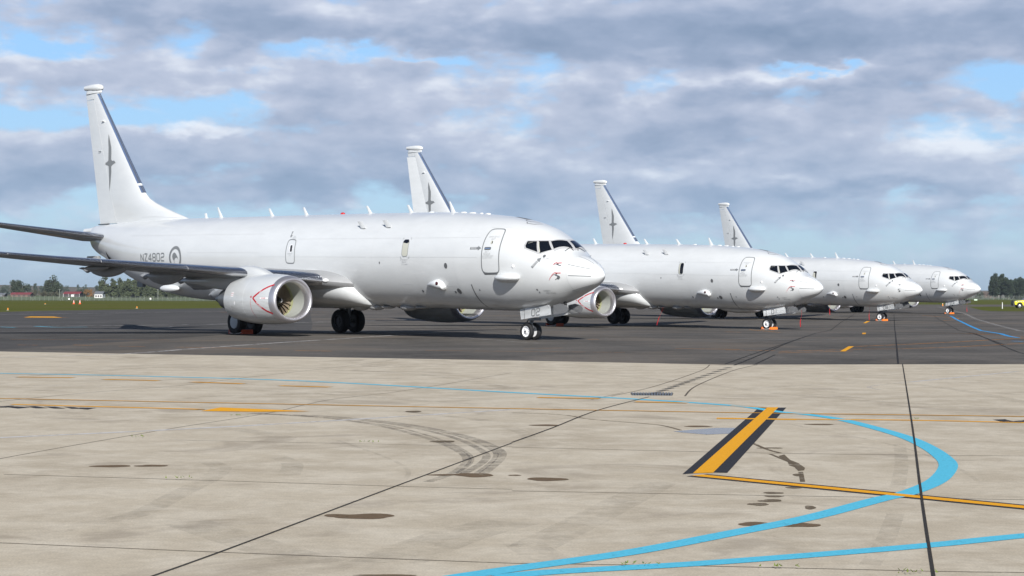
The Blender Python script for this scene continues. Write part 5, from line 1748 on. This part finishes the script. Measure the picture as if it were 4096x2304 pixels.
# ------------------------------------------------------------------ chocks, streamers, probe covers
def chock_pair(i, s0, t0, r, t_w, labels, grp):
    """a chock before and one behind the wheels, each its own thing, with a rope between them on the outer side"""
    for k, lab in zip((-1, 1), labels):
        s_ = s0 + k * (r * .86)
        base = W(i, s_, t0, ZG)
        base.z = G(base.x, base.y) + .003
        th = PL[i][1]
        root = empty('wheel_chock', base, (0, 0, -th))
        tag(root, lab, 'wheel chock', grp)
        bm = bmesh.new()
        cm_ = M['orange'] if r < .4 else M['chockshade']
        L = t_w
        h = .15 if r < .4 else .2
        # wedge, sloping face to the tyre (tyre lies towards -k in station = +k in x)
        sx_ = k
        prof_ = [(-.10, 0), (.10, 0), (.10 * 1, .04), (-.02, h), (-.08, h)]
        rings = []
        for y in (-L / 2, L / 2):
            rings.append([Vector((sx_ * a, y, b)) for a, b in prof_])
        loft(bm, rings, True, True, True)
        fix(bm)
        bmesh.ops.bevel(bm, geom=bm.edges[:], offset=.012, segments=2)
        body = from_bm('chock_block', bm, cm_, root)
        bm = bmesh.new()
        ln = r * .86
        pts = [(0, -L / 2 - .01, .08), (sx_ * ln * .3, -L / 2 - .05, .035), (sx_ * ln * .98, -L / 2 - .07, .02)]
        tube(bm, pts, .014, 6)
        from_bm('rope', bm, M['rope'], root)


CG = 'orange chocks at the aircraft wheels'
chock_pair(0, 19.65, 3.1, .545, .55, ('shaded orange chock ahead of the near main wheel of aircraft 02', 'shaded orange chock behind the near main wheel of aircraft 02'), CG)
chock_pair(1, 4.05, 0, .335, .62, ('orange chock ahead of the nose wheels of aircraft 01', 'orange chock behind the nose wheels of aircraft 01'), CG)
chock_pair(2, 4.05, 0, .335, .62, ('orange chock ahead of the nose wheels of aircraft 04', 'orange chock behind the nose wheels of aircraft 04'), CG)
chock_pair(3, 4.05, 0, .335, .62, ('orange chock ahead of the nose wheels of aircraft 03', 'orange chock behind the nose wheels of aircraft 03'), CG)
chock_pair(1, 19.65, 3.1, .545, .55, ('orange chock ahead of the near main wheel of aircraft 01', 'orange chock behind the near main wheel of aircraft 01'), CG)


def streamer(i, s_, t, ztop, zbot, sway, lab):
    a = W(i, s_, t, ztop)
    b = W(i, s_ + sway, t, zbot)
    bm = bmesh.new()
    n = 8
    prev = None
    for k in range(n + 1):
        f = k / n
        p = a.lerp(b, f) + Vector((.02 * math.sin(f * 7), 0, 0))
        w = .006 if f < .55 else .028
        v = [bm.verts.new(p + Vector((w, .004, 0))), bm.verts.new(p - Vector((w, 0, 0)))]
        if prev:
            bm.faces.new((prev[0], prev[1], v[1], v[0]))
        prev = v
    bmesh.ops.solidify(bm, geom=bm.faces[:], thickness=.006)
    o = from_bm('streamer', bm, M['streamer'], None, False)
    tag(o, lab, 'streamer', 'red warning streamers hanging under the aircraft')


streamer(1, 1.75, -.2, 1.25, .25, .1, 'red streamer hanging below the forward gear door of aircraft 01')
streamer(1, 11.9, 1.0, 1.30, .15, .55, 'slanting red streamer hanging from the belly of aircraft 01')
streamer(2, 8.6, 1.1, 1.62, .45, 0, 'red streamer hanging from the forward belly of aircraft 04')
streamer(2, 5.1, .3, 1.22, .10, 0, 'red streamer hanging behind the nose wheels of aircraft 04')
streamer(3, 1.75, 0, 1.20, .25, 0, 'red streamer hanging below the forward gear door of aircraft 03')


def probe_cover(i, s_, z, lab, droop):
    p = S_side(s_, z)
    n = normal(S_side, s_, z, 1)
    q_ = p + n * .10
    bm = bmesh.new()
    tube(bm, [q_ + Vector((-.02, 0, 0)), q_ + Vector((.23, 0, .005))], .018, 8)
    prev = None
    for k in range(7):
        f = k / 6
        c = q_ + Vector((-.36 * f, -.02, .02 - droop * f * f))
        v = [bm.verts.new(c + Vector((0, 0, .014))), bm.verts.new(c - Vector((0, 0, .014)))]
        if prev:
            bm.faces.new((prev[0], prev[1], v[1], v[0]))
        prev = v
    o = from_bm('probe_cover', bm, M['streamer'], None, False)
    o.matrix_world = ROOT[i].matrix_world.copy()
    tag(o, lab, 'probe cover', 'red covers on the nose probes')


for i, nm, dr_ in ((0, '02', .22), (1, '01', .26), (3, '03', .55)):
    probe_cover(i, 1.46, 2.973, 'red cloth cover on the upper nose probe of aircraft ' + nm, dr_)
    probe_cover(i, 1.46, 2.645, 'red cloth cover on the lower nose probe of aircraft ' + nm, dr_ + .05)


# ------------------------------------------------------------------ far side of the airfield
def px(u, v, D, zoff=0):
    """bearing helper: world point at depth D seen at photo bearing u, height v"""
    return Vector(((u - 2048) / 7279.2 * D, D, CZ - (v - 1182) / 7279.2 * D))


def wx(u, D):
    return (u - 2048) / 7279.2 * D


F = {}
F['post'] = mat('fence_post_concrete', (.26, .28, .24), .8)
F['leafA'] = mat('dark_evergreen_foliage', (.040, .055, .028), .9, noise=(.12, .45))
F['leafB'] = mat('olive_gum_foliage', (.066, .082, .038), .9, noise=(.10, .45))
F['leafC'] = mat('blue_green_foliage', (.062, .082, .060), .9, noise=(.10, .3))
F['pine'] = mat('pine_needles', (.020, .034, .017), .9, noise=(.12, .5))
F['bare'] = mat('bare_brown_twigs', (.20, .15, .125), .9, noise=(.2, .3))
F['autumn'] = mat('autumn_leaves', (.22, .115, .035), .9, noise=(.2, .4))
F['shrub'] = mat('dull_shrub_leaves', (.085, .082, .048), .9, noise=(.2, .4))
F['bark'] = mat('grey_bark', (.12, .10, .085), .9)
F['redroof'] = mat('red_iron_roof', (.22, .035, .035), .5)
F['barnwall'] = mat('dark_shed_wall', (.06, .05, .05), .8)
F['brownwall'] = mat('brown_timber_wall', (.14, .09, .07), .8)
F['whitewall'] = mat('white_weatherboard', (.72, .72, .70), .7)
F['greyroof'] = mat('grey_iron_roof', (.16, .17, .18), .5)
F['hill'] = ground_mat('distant_hill_pasture', ((.12, .10, .07), (.16, .125, .095), (.11, .11, .075)), (.004, .015, .1), .95, .1, None, .1)
F['mesh'] = overlay_mat('chain_link_wire', (.34, .38, .33), .10, .5, -1, 0)

# fence: one run on the left, one on the right, posts are parts, wire panel is a part
def fence(x0, x1, D0, D1, n, h, lab):
    root = empty('boundary_fence', (x0, D0, G(x0, D0)))
    tag(root, lab, 'fence', 'chain-link fences round the airfield')
    base = Vector((x0, D0, G(x0, D0)))
    rngf = random.Random(n)
    bm = bmesh.new()
    prev = None
    pm = None
    for k in range(n):
        f = k / (n - 1)
        x, y = x0 + (x1 - x0) * f, D0 + (D1 - D0) * f
        p = Vector((x, y, G(x, y))) - base
        b = bmesh.new()
        tube(b, [p + Vector((0, 0, -.1)), p + Vector((0, 0, h)), p + Vector((.28, -.1, h + .38))], .055, 5)
        if k % 6 == 3:
            tube(b, [p + Vector((0, 0, h * .85)), p + Vector((1.4, 0, 0))], .05, 5)
        if k % 6 == 4:
            tube(b, [p + Vector((0, 0, h * .85)), p + Vector((-1.4, 0, 0))], .05, 5)
        from_bm('fence_post', b, F['post'], root, False)
        if prev is not None:
            for z0, z1 in ((.05, h),):
                bm.faces.new([bm.verts.new(q) for q in (prev + Vector((0, 0, z0)), p + Vector((0, 0, z0)), p + Vector((0, 0, z1)), prev + Vector((0, 0, z1)))])
        prev = p
    from_bm('wire_mesh', bm, F['mesh'], root, False)


fence(wx(-150, 1095), wx(960, 1095), 1095, 1095, 62, 2.5, 'long chain-link fence with leaning posts on the left beyond the grass')
fence(wx(3850, 1095), wx(4200, 1095), 1095, 1095, 18, 2.5, 'chain-link fence on the right in front of the pine block')


# trees
def tree(x, y, h, w, m, seed, shape, name, lab, group='trees beyond the airfield', trunk=True, leaf=None, n=None, base=.12, clumps=None):
    r = random.Random(seed)
    z0 = G(x, y) + (.1 if y > 1105 else 0)
    root = empty(name, (x, y, z0))
    tag(root, lab, 'tree' if 'tree' in name or 'pine' in name else 'shrub', group)
    if trunk:
        bm = bmesh.new()
        nt_ = 3 if w > h * .7 else 1
        tube(bm, [(0, 0, -.2), (r.uniform(-.2, .2), 0, h * .35), (r.uniform(-.4, .4), 0, h * .75)], max(.16, h * .028), 6, .05)
        for k in range(6):
            a = r.random() * 6.28
            z = h * (.25 + .08 * k)
            tube(bm, [(0, 0, z), (math.cos(a) * w * .18, math.sin(a) * w * .18, z + h * .10), (math.cos(a) * w * .32, math.sin(a) * w * .32, z + h * .2)], h * .010, 5, .03)
        from_bm('trunk', bm, F['bark'], root)
    # clumped crown of small leaf faces
    cl = []
    nc_ = clumps or 26
    for k in range(nc_):
        for _ in range(50):
            ux, uy, uz = r.uniform(-1, 1), r.uniform(-1, 1), r.random()
            if shape == 'round':
                lim = math.sqrt(max(0, 1 - (2 * uz - 1) ** 2)) ** .8
            elif shape == 'cone':
                lim = (1 - uz) ** .7 * .95 + .08
            elif shape == 'flame':
                lim = math.sin(PI * (uz * .80 + .16)) ** .7
            elif shape == 'umbrella':
                lim = (1.0 if uz > .25 else .5 + uz * 2) * math.sqrt(max(0, 1 - max(0, (uz - .35) / .65) ** 2))
            else:
                lim = 1.0 if uz < .8 else .8
            if ux * ux + uy * uy <= lim * lim:
                break
        cl.append((Vector((ux * w / 2 * .85, uy * w / 2 * .85, h * base + uz * h * (1 - base) * .93)), r.uniform(.13, .24) * min(w, h)))
    bm = bmesh.new()
    n = int((n or 1500) * 1.25)
    ls = leaf or max(.4, h * .062)
    for k in range(n):
        c, cr_ = r.choice(cl)
        d = Vector((r.gauss(0, 1), r.gauss(0, 1), r.gauss(0, 1))).normalized() * cr_ * r.random() ** .4
        p = c + d
        if p.z < h * base * .6:
            p.z = h * base * .6 + r.random() * .3
        a = Vector((r.gauss(0, 1), r.gauss(0, 1), r.gauss(0, 1))).normalized()
        b = a.orthogonal().normalized() * ls * r.uniform(.6, 1.3)
        a = a * ls * r.uniform(.6, 1.3)
        bm.faces.new([bm.verts.new(p + a * .5), bm.verts.new(p + b * .5), bm.verts.new(p - a * .5), bm.verts.new(p - b * .5)])
    from_bm('crown', bm, m, root, False)
    return root


def ptree(u0, u1, vtop, D, m, seed, shape, name, lab, **kw):
    """tree spanning photo bearings u0..u1 with its top at height v, standing at depth D"""
    x = wx((u0 + u1) / 2, D)
    w = (u1 - u0) / 7279.2 * D
    h = CZ - (vtop - 1182) / 7279.2 * D - G(x, D)
    return tree(x, D, h, w, m, seed, shape, name, lab, **kw)


T = ptree
T(32, 112, 1126, 1500, F['leafA'], 11, 'umbrella', 'spreading_tree', 'broad spreading dark tree behind the brown shed on the far left', n=2600)
T(176, 244, 1109, 1480, F['leafA'], 12, 'flame', 'cypress_tree', 'tall pointed dark cypress, the tallest tree left of the red barn', n=3600, clumps=44, base=.02)
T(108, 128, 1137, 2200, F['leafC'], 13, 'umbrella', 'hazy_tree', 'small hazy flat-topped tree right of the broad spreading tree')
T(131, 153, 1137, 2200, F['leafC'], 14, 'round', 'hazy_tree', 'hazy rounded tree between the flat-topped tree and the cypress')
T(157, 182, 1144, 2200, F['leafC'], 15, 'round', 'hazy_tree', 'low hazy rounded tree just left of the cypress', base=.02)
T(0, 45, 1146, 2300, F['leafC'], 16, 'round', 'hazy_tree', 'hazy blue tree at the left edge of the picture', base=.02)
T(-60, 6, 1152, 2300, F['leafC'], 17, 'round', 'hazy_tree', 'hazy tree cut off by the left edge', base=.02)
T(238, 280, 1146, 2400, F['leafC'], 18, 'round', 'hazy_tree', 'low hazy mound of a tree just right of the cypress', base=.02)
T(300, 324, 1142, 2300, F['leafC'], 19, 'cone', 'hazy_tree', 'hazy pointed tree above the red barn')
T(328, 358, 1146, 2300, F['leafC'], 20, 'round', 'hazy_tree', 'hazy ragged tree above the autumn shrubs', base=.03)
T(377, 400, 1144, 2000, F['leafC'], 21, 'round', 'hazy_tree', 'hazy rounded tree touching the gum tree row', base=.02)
T(120, 162, 1164, 1470, F['shrub'], 22, 'round', 'dark_shrub', 'dark rounded shrub left of the cypress foot', trunk=False, base=0)
T(160, 196, 1167, 1460, F['shrub'], 23, 'round', 'dark_shrub', 'grey-green shrub under the left of the cypress', trunk=False, base=0)
T(190, 242, 1170, 1455, F['shrub'], 24, 'round', 'dark_shrub', 'brownish shrub under the right of the cypress', trunk=False, base=0)
T(316, 350, 1160, 1420, F['leafA'], 25, 'round', 'autumn_shrub', 'dark shrub at the right end of the red barn', trunk=False, base=0)
T(333, 382, 1162, 1400, F['autumn'], 26, 'round', 'autumn_shrub', 'rust-brown shrub between the red barn and the white house', trunk=False, base=0)
gum = [(396, 440, 1109), (428, 470, 1112), (462, 500, 1117), (486, 530, 1114), (520, 560, 1119), (548, 590, 1122), (580, 622, 1120), (612, 660, 1124), (650, 700, 1130), (690, 745, 1140), (735, 790, 1150), (780, 850, 1158), (840, 905, 1164)]
ordn = ['first and leftmost', 'second', 'third', 'fourth', 'fifth', 'sixth', 'seventh', 'eighth', 'ninth', 'tenth', 'eleventh', 'twelfth', 'last and lowest']
for k, (a, b, c) in enumerate(gum):
    T(a - 3, b + 3, c, 1320 + (k % 3) * 14, F['leafB'], 40 + k, 'flame', 'gum_tree', ordn[k] + ' gum tree of the row behind the white house', group='row of gum trees', n=2400, clumps=44, base=.0)
pn = [(3958, 3996, 1092), (3984, 4022, 1090), (4012, 4050, 1098), (4040, 4078, 1100), (4066, 4104, 1102), (4095, 4140, 1103)]
for k, (a, b, c) in enumerate(pn):
    T(a - 5, b + 5, c - 2, 1420 + (k % 2) * 16, F['pine'], 60 + k, 'flame', 'pine_tree', ('tallest left-end pine', 'second pine from the left', 'third pine from the left', 'fourth pine from the left', 'fifth pine from the left', 'last pine, cut by the right edge')[k] + ' of the dark block behind the right fence', group='block of dark pines', n=4200, clumps=64, base=.12 if k < 3 else .0)
T(3900, 3936, 1161, 1500, F['leafA'], 70, 'round', 'dark_shrub', 'dark rounded bush right of the farthest aircraft nose', trunk=False, base=0)
T(3928, 3950, 1158, 1520, F['bare'], 71, 'round', 'bare_tree', 'bare brown tree beside the dark bush left of the pines', n=900)
T(3944, 3972, 1157, 1520, F['bare'], 72, 'round', 'bare_tree', 'bare brown tree standing against the pines', n=900)
T(3968, 4000, 1162, 1530, F['bare'], 73, 'round', 'bare_tree', 'bare brown tree seen between the pine trunks', n=900)

# hills
bm = bmesh.new()
rngh = random.Random(3)
for row, (yy, hh) in enumerate(((3600, 8), (4600, 26), (5600, 30))):
    pass
hx = [-2600 + 60 * i for i in range(90)]
hy = [2600, 3000, 3500, 4000, 4600, 5400]
hf = [0, .25, .6, .85, 1.0, .3]


def hilltop(x):
    return 18 + 5.5 * math.sin(x * .0052 + 1) + 3.5 * math.sin(x * .013 + 2) + 1.6 * math.sin(x * .031) - (8 if x > 400 else 0) + (3 if x < -1100 else 0)


vv = [[bm.verts.new((x, y, -.3 + hilltop(x * (4600 / y) * .9 + y * .3) * f)) for x in hx] for y, f in zip(hy, hf)]
for j in range(len(hy) - 1):
    for i in range(len(hx) - 1):
        bm.faces.new((vv[j][i], vv[j][i + 1], vv[j + 1][i + 1], vv[j + 1][i]))
hl = from_bm('hills', bm, F['hill'])
tag(hl, kind='structure')


# buildings
def shed(u0, u1, vtop, D, depth, roof, wall, name, lab, kind=0):
    x0, x1 = wx(u0, D), wx(u1, D)
    cx = (x0 + x1) / 2
    z0 = G(cx, D) + (.1 if D > 1105 else 0)
    htot = CZ - (vtop - 1182) / 7279.2 * D - z0
    root = empty(name, (cx, D, z0))
    tag(root, lab, 'building', 'farm buildings beyond the fence')
    hw = (x1 - x0) / 2
    eave = htot * .62
    bm = bmesh.new()
    rings = []
    for y in (0, depth):
        rings.append([Vector((-hw, y, 0)), Vector((hw, y, 0)), Vector((hw, y, eave)), Vector((-hw, y, eave))])
    loft(bm, rings, True, True, True)
    fix(bm)
    from_bm('wall', bm, wall, root, False)
    bm = bmesh.new()
    o = .4
    rings = []
    for x in (-hw - o, hw + o):
        rings.append([Vector((x, -o, eave - .1)), Vector((x, depth / 2, htot)), Vector((x, depth + o, eave - .1)), Vector((x, depth + o, eave + .1)), Vector((x, depth / 2, htot + .2)), Vector((x, -o, eave + .1))])
    loft(bm, rings, True, True, True)
    fix(bm)
    from_bm('roof', bm, roof, root, False)
    return root, hw, eave


rt, hw, ev = shed(43, 121, 1176.5, 1400, 10, F['redroof'], F['brownwall'], 'farm_shed', 'long low brown shed with dull red roof under the spreading tree')
for k in range(4):
    bm = bmesh.new()
    box(bm, (-hw + (k + .7) * hw * .5, -.06, ev * .45), (.8, .05, ev * .3))
    from_bm('window', bm, F['barnwall'], rt, False)
rt, hw, ev = shed(254, 318, 1172.5, 1390, 12, F['redroof'], F['barnwall'], 'open_barn', 'dark open barn with red roof and a white panel in front')
bm = bmesh.new()
box(bm, (hw * .12, -.1, ev * .42), (1.0, .06, ev * .35))
from_bm('white_panel', bm, F['whitewall'], rt, False)
for k in range(4):
    bm = bmesh.new()
    box(bm, (-hw + hw * 2 * k / 3, -.35, ev * .5), (.09, .09, ev * .5))
    from_bm('post', bm, F['whitewall'], rt, False)
rt, hw, ev = shed(378, 410, 1171, 1300, 9, F['greyroof'], F['whitewall'], 'farm_house', 'white farmhouse with grey roof in front of the gum row')
for k in range(3):
    bm = bmesh.new()
    box(bm, (-hw * .6 + k * hw * .6, -.06, ev * .45), (.55, .05, ev * .25))
    from_bm('window', bm, F['barnwall'], rt, False)
rt, hw, ev = shed(-20, 18, 1179, 1400, 8, F['greyroof'], F['barnwall'], 'farm_shed', 'low dark shed cut by the left edge of the picture')
bm = bmesh.new()
box(bm, (hw * .3, -.05, ev * .5), (1.0, .05, ev * .4))
from_bm('door', bm, F['greyroof'], rt, False)


# power poles with a wire
def pole(u, D, h, lab):
    x = wx(u, D)
    root = empty('power_pole', (x, D, G(x, D)))
    tag(root, lab, 'power pole', 'power poles beyond the fence')
    bm = bmesh.new()
    tube(bm, [(0, 0, -.2), (0, 0, h)], .16, 6)
    from_bm('mast', bm, F['post'], root)
    bm = bmesh.new()
    box(bm, (0, 0, h - .4), (1.0, .07, .07))
    from_bm('crossarm', bm, F['post'], root, False)
    return x


pole(632, 1200, 7.0, 'pale power pole in front of the gum trees below the wing')
pole(238, 1300, 6.5, 'pale power pole at the right side of the cypress')

# signs on the fence
def sign(u, v, D, w, h, m, lab):
    x = wx(u, D)
    z = CZ - (v - 1182) / 7279.2 * D
    zg = G(x, D)
    root = empty('fence_sign', (x, D, zg))
    tag(root, lab, 'sign', 'signs along the fence')
    bm = bmesh.new()
    box(bm, (0, 0, z - zg), (w / 2, .03, h / 2))
    from_bm('sign_board', bm, m, root, False)
    bm = bmesh.new()
    tube(bm, [(0, .06, 0), (0, .06, z - zg)], .05, 6)
    from_bm('post', bm, F['post'], root)


sign(276.5, 1201, 1080, .95, .95, F['whitewall'], 'square white sign on the fence behind the two traffic cones')
sign(602, 1199, 1080, .95, 1.0, F['whitewall'], 'square white sign on the fence beneath the aircraft tail')
sign(3903, 1194.5, 900, 1.5, .8, mat('pale_green_sign', (.55, .70, .55), .6), 'wide pale green sign right of the farthest aircraft nose')


# cones
def cone(u, D, lab, h=.75):
    x = wx(u, D)
    root = empty('traffic_cone', (x, D, G(x, D) - .02))
    tag(root, lab, 'traffic cone', 'traffic cones on the grass')
    bm = bmesh.new()
    rings = [[Vector((r_ * math.cos(2 * PI * k / 14), r_ * math.sin(2 * PI * k / 14), z)) for k in range(14)] for r_, z in ((.19, .03), (.13, h * .35), (.06, h * .8), (.035, h))]
    loft(bm, rings, True, True, True)
    box(bm, (0, 0, .02), (.24, .24, .02))
    from_bm('cone_body', bm, CONE_M, root)
    bm = bmesh.new()
    rings = [[Vector((r_ * math.cos(2 * PI * k / 14), r_ * math.sin(2 * PI * k / 14), z)) for k in range(14)] for r_, z in ((.135, h * .40), (.105, h * .58))]
    loft(bm, rings)
    rings = [[Vector((r_ * math.cos(2 * PI * k / 14), r_ * math.sin(2 * PI * k / 14), z)) for k in range(14)] for r_, z in ((.085, h * .70), (.062, h * .84))]
    loft(bm, rings)
    from_bm('reflective_band', bm, F['whitewall'], root)


CONE_M = mat('orange_red_cone', (.85, .12, .03), .5)
cone(295.5, 340, 'left one of the two orange cones standing together on the grass')
cone(320, 340, 'right one of the two orange cones standing together on the grass')


def marker(u, D, h, r_, m, mcap, lab, name='edge_marker', cat='edge marker', grp='orange markers at the apron edge'):
    x = wx(u, D)
    root = empty(name, (x, D, G(x, D) - .02))
    tag(root, lab, cat, grp)
    bm = bmesh.new()
    tube(bm, [(0, 0, 0), (0, 0, h)], r_, 10)
    from_bm('marker_post', bm, m, root)
    bm = bmesh.new()
    tube(bm, [(0, 0, h), (0, 0, h + h * .25)], r_ * .7, 10)
    from_bm('lamp', bm, mcap, root)
    bm = bmesh.new()
    box(bm, (0, 0, .01), (r_ * 2.2, r_ * 2.2, .03))
    from_bm('base', bm, F['post'], root, False)


OR = mat('orange_marker_paint', (.85, .30, .03), .5)
marker(32, 198, .26, .055, OR, M['dark'], 'orange edge marker on the grass verge at the far left')
marker(548, 231, .26, .06, OR, M['dark'], 'orange edge marker on the grass verge below the aircraft wing')
marker(181, 325, .15, .07, OR, OR, 'tiny orange marker in the grass left of the two cones')
marker(3771, 350, .45, .09, OR, F['whitewall'], 'orange marker seen under the belly of the farthest aircraft')
marker(4009.5, 273, .80, .062, F['whitewall'], F['whitewall'], 'thin white marker post on the grass left of the yellow vehicle', 'marker_post', 'marker post', None)


# ------------------------------------------------------------------ yellow airport vehicle
def vehicle():
    x = wx(4095, 291)
    root = empty('airfield_vehicle', (x, 291, G(x, 291) - .02), (0, 0, R(-4)))
    tag(root, 'bright yellow four-wheel-drive with black bull bar at the right edge', 'vehicle')
    Yv = mat('yellow_vehicle_paint', (.80, .68, .02), .3, 0, .6)
    Bk = mat('black_trim', (.02, .02, .02), .5)
    # x: front is -x. profile (x,z) for the side of the body
    def extr(name, prof_, hw, m, par=root, bev=.03, y0=0.0):
        bm = bmesh.new()
        rings = [[Vector((a, y, b)) for a, b in prof_] for y in (y0 - hw, y0 + hw)]
        loft(bm, rings, True, True, True)
        fix(bm)
        bmesh.ops.bevel(bm, geom=bm.edges[:], offset=bev, segments=2)
        return from_bm(name, bm, m, par)
    body = [(-1.55, .55), (-1.62, .95), (-1.45, 1.08), (-.55, 1.17), (.0, 1.20), (3.35, 1.22), (3.42, .60), (3.0, .45), (2.85, .45), (2.75, .75), (2.5, .88), (2.2, .88), (1.95, .75), (1.85, .42), (-.30, .42), (-.38, .72), (-.60, .88), (-.98, .88), (-1.2, .72), (-1.30, .5)]
    body = [(a, b * 1.07) for a, b in body]
    bd = extr('body', body, .88, Yv)
    cab = extr('cabin', [(-.25, 1.19), (.35, 1.78), (.60, 1.84), (2.9, 1.84), (3.3, 1.20)], .76, Yv)
    for sy in (-1, 1):
        for pts in ([(.02, 1.24), (.42, 1.70), (.95, 1.72), (.95, 1.24)], [(1.03, 1.24), (1.03, 1.72), (1.95, 1.72), (1.95, 1.24)], [(2.03, 1.24), (2.03, 1.72), (2.80, 1.70), (3.05, 1.24)]):
            bm = bmesh.new()
            bm.faces.new([bm.verts.new((a, sy * .772, b)) for a, b in pts])
            bmesh.ops.solidify(bm, geom=bm.faces[:], thickness=.01)
            from_bm('window', bm, M['glass_side'], cab, False)
    bm = bmesh.new()
    bm.faces.new([bm.verts.new(p) for p in ((-.20, -.66, 1.24), (-.20, .66, 1.24), (.30, .66, 1.73), (.30, -.66, 1.73))])
    bmesh.ops.translate(bm, verts=bm.verts, vec=(-.035, 0, .02))
    from_bm('windscreen', bm, M['glass_side'], cab, False)
    for xx in (-.79, 2.35):
        for sy in (-1, 1):
            cc = Vector((xx, sy * .76, .385))
            t_ = from_bm('wheel', tyre_bm(cc, .385, .26, .23), M['tyre'], root)
            from_bm('rim', disc_bm(cc, [(.23, -sy * .1), (.23, sy * .09), (.20, sy * .05), (.08, sy * .07), (.05, sy * .10)], 20), mat('alloy_rim', (.45, .46, .47), .35, .7) if sy == -1 else F['post'], t_)
    for sy in (-1, 1):
        for xx in (-.79, 2.35):
            bm = bmesh.new()
            rings = []
            for k in range(9):
                a = PI * k / 8
                rings.append([Vector((xx + r_ * math.cos(a), sy * y, .40 + r_ * math.sin(a))) for r_, y in ((.42, .86), (.50, .86), (.50, .93), (.42, .93))])
            loft(bm, rings, True, True, True)
            fix(bm)
            from_bm('wheel_arch', bm, Bk, root)
    bb = extr('bull_bar', [(-1.80, .42), (-1.86, .80), (-1.76, 1.24), (-1.62, 1.24), (-1.62, .80), (-1.45, .42)], .80, Bk)
    for yy in (-.45, .45):
        bm = bmesh.new()
        tube(bm, [(-1.84, yy, .7), (-1.80, yy, 1.22), (-1.62, yy, 1.22)], .035, 8)
        from_bm('bar_hoop', bm, Bk, bb)
    for sy in (-1, 1):
        bm = bmesh.new()
        ellipsoid(bm, (-1.56, sy * .70, .92), (.10, .14, .09), 14, 8)
        from_bm('headlight', bm, mat('headlight_glass', (.6, .6, .6), .15), root)
        bm = bmesh.new()
        box(bm, (.15, sy * .93, 1.27), (.06, .09, .08))
        from_bm('mirror', bm, Bk, root)
    # black and white chequer band and bonnet edge
    for col, par in ((Bk, 0), (F['whitewall'], 1)):
        bm = bmesh.new()
        for k in range(14):
            if k % 2 == par:
                continue
            a = -1.35 + k * .17
            zz = 1.0 + (a + 1.35) * .035
            bm.faces.new([bm.verts.new(p) for p in ((a, -.887, zz), (a + .17, -.887, zz + .006), (a + .13, -.887, zz + .10), (a - .04, -.887, zz + .094))])
        from_bm('chequer_band', bm, col, bd, False)
    b2 = text_bm('O', .42)
    for v in b2.verts:
        v.co = Vector((v.co.x + .25, -.889, v.co.y + .80))
    from_bm('door_letter', b2, Bk, bd, False)
    bm = bmesh.new()
    box(bm, (1.2, 0, 1.92), (.12, .5, .06))
    from_bm('roof_light_bar', bm, OR, root, False)


vehicle()

# ------------------------------------------------------------------ haze
bm = bmesh.new()
hz0 = Vector((0, 2800, 0))
box(bm, (0, 500, 24.0), (7000, 7000, 27.5))
hm = bpy.data.materials.new('pale_blue_haze')
hm.use_nodes = True
hn = hm.node_tree
hn.nodes.clear()
pv = hn.nodes.new('ShaderNodeVolumePrincipled')
pv.inputs['Color'].default_value = (.80, .90, 1.0, 1)
pv.inputs['Density'].default_value = HAZE_D
pv.inputs['Anisotropy'].default_value = .2
ho = hn.nodes.new('ShaderNodeOutputMaterial')
hn.links.new(pv.outputs[0], ho.inputs['Volume'])
if HAZE_D > 0:
    hb = from_bm('haze', bm, hm, None, False)
    tag(hb, kind='stuff')
    hb['label'] = 'pale blue haze over the far fields'
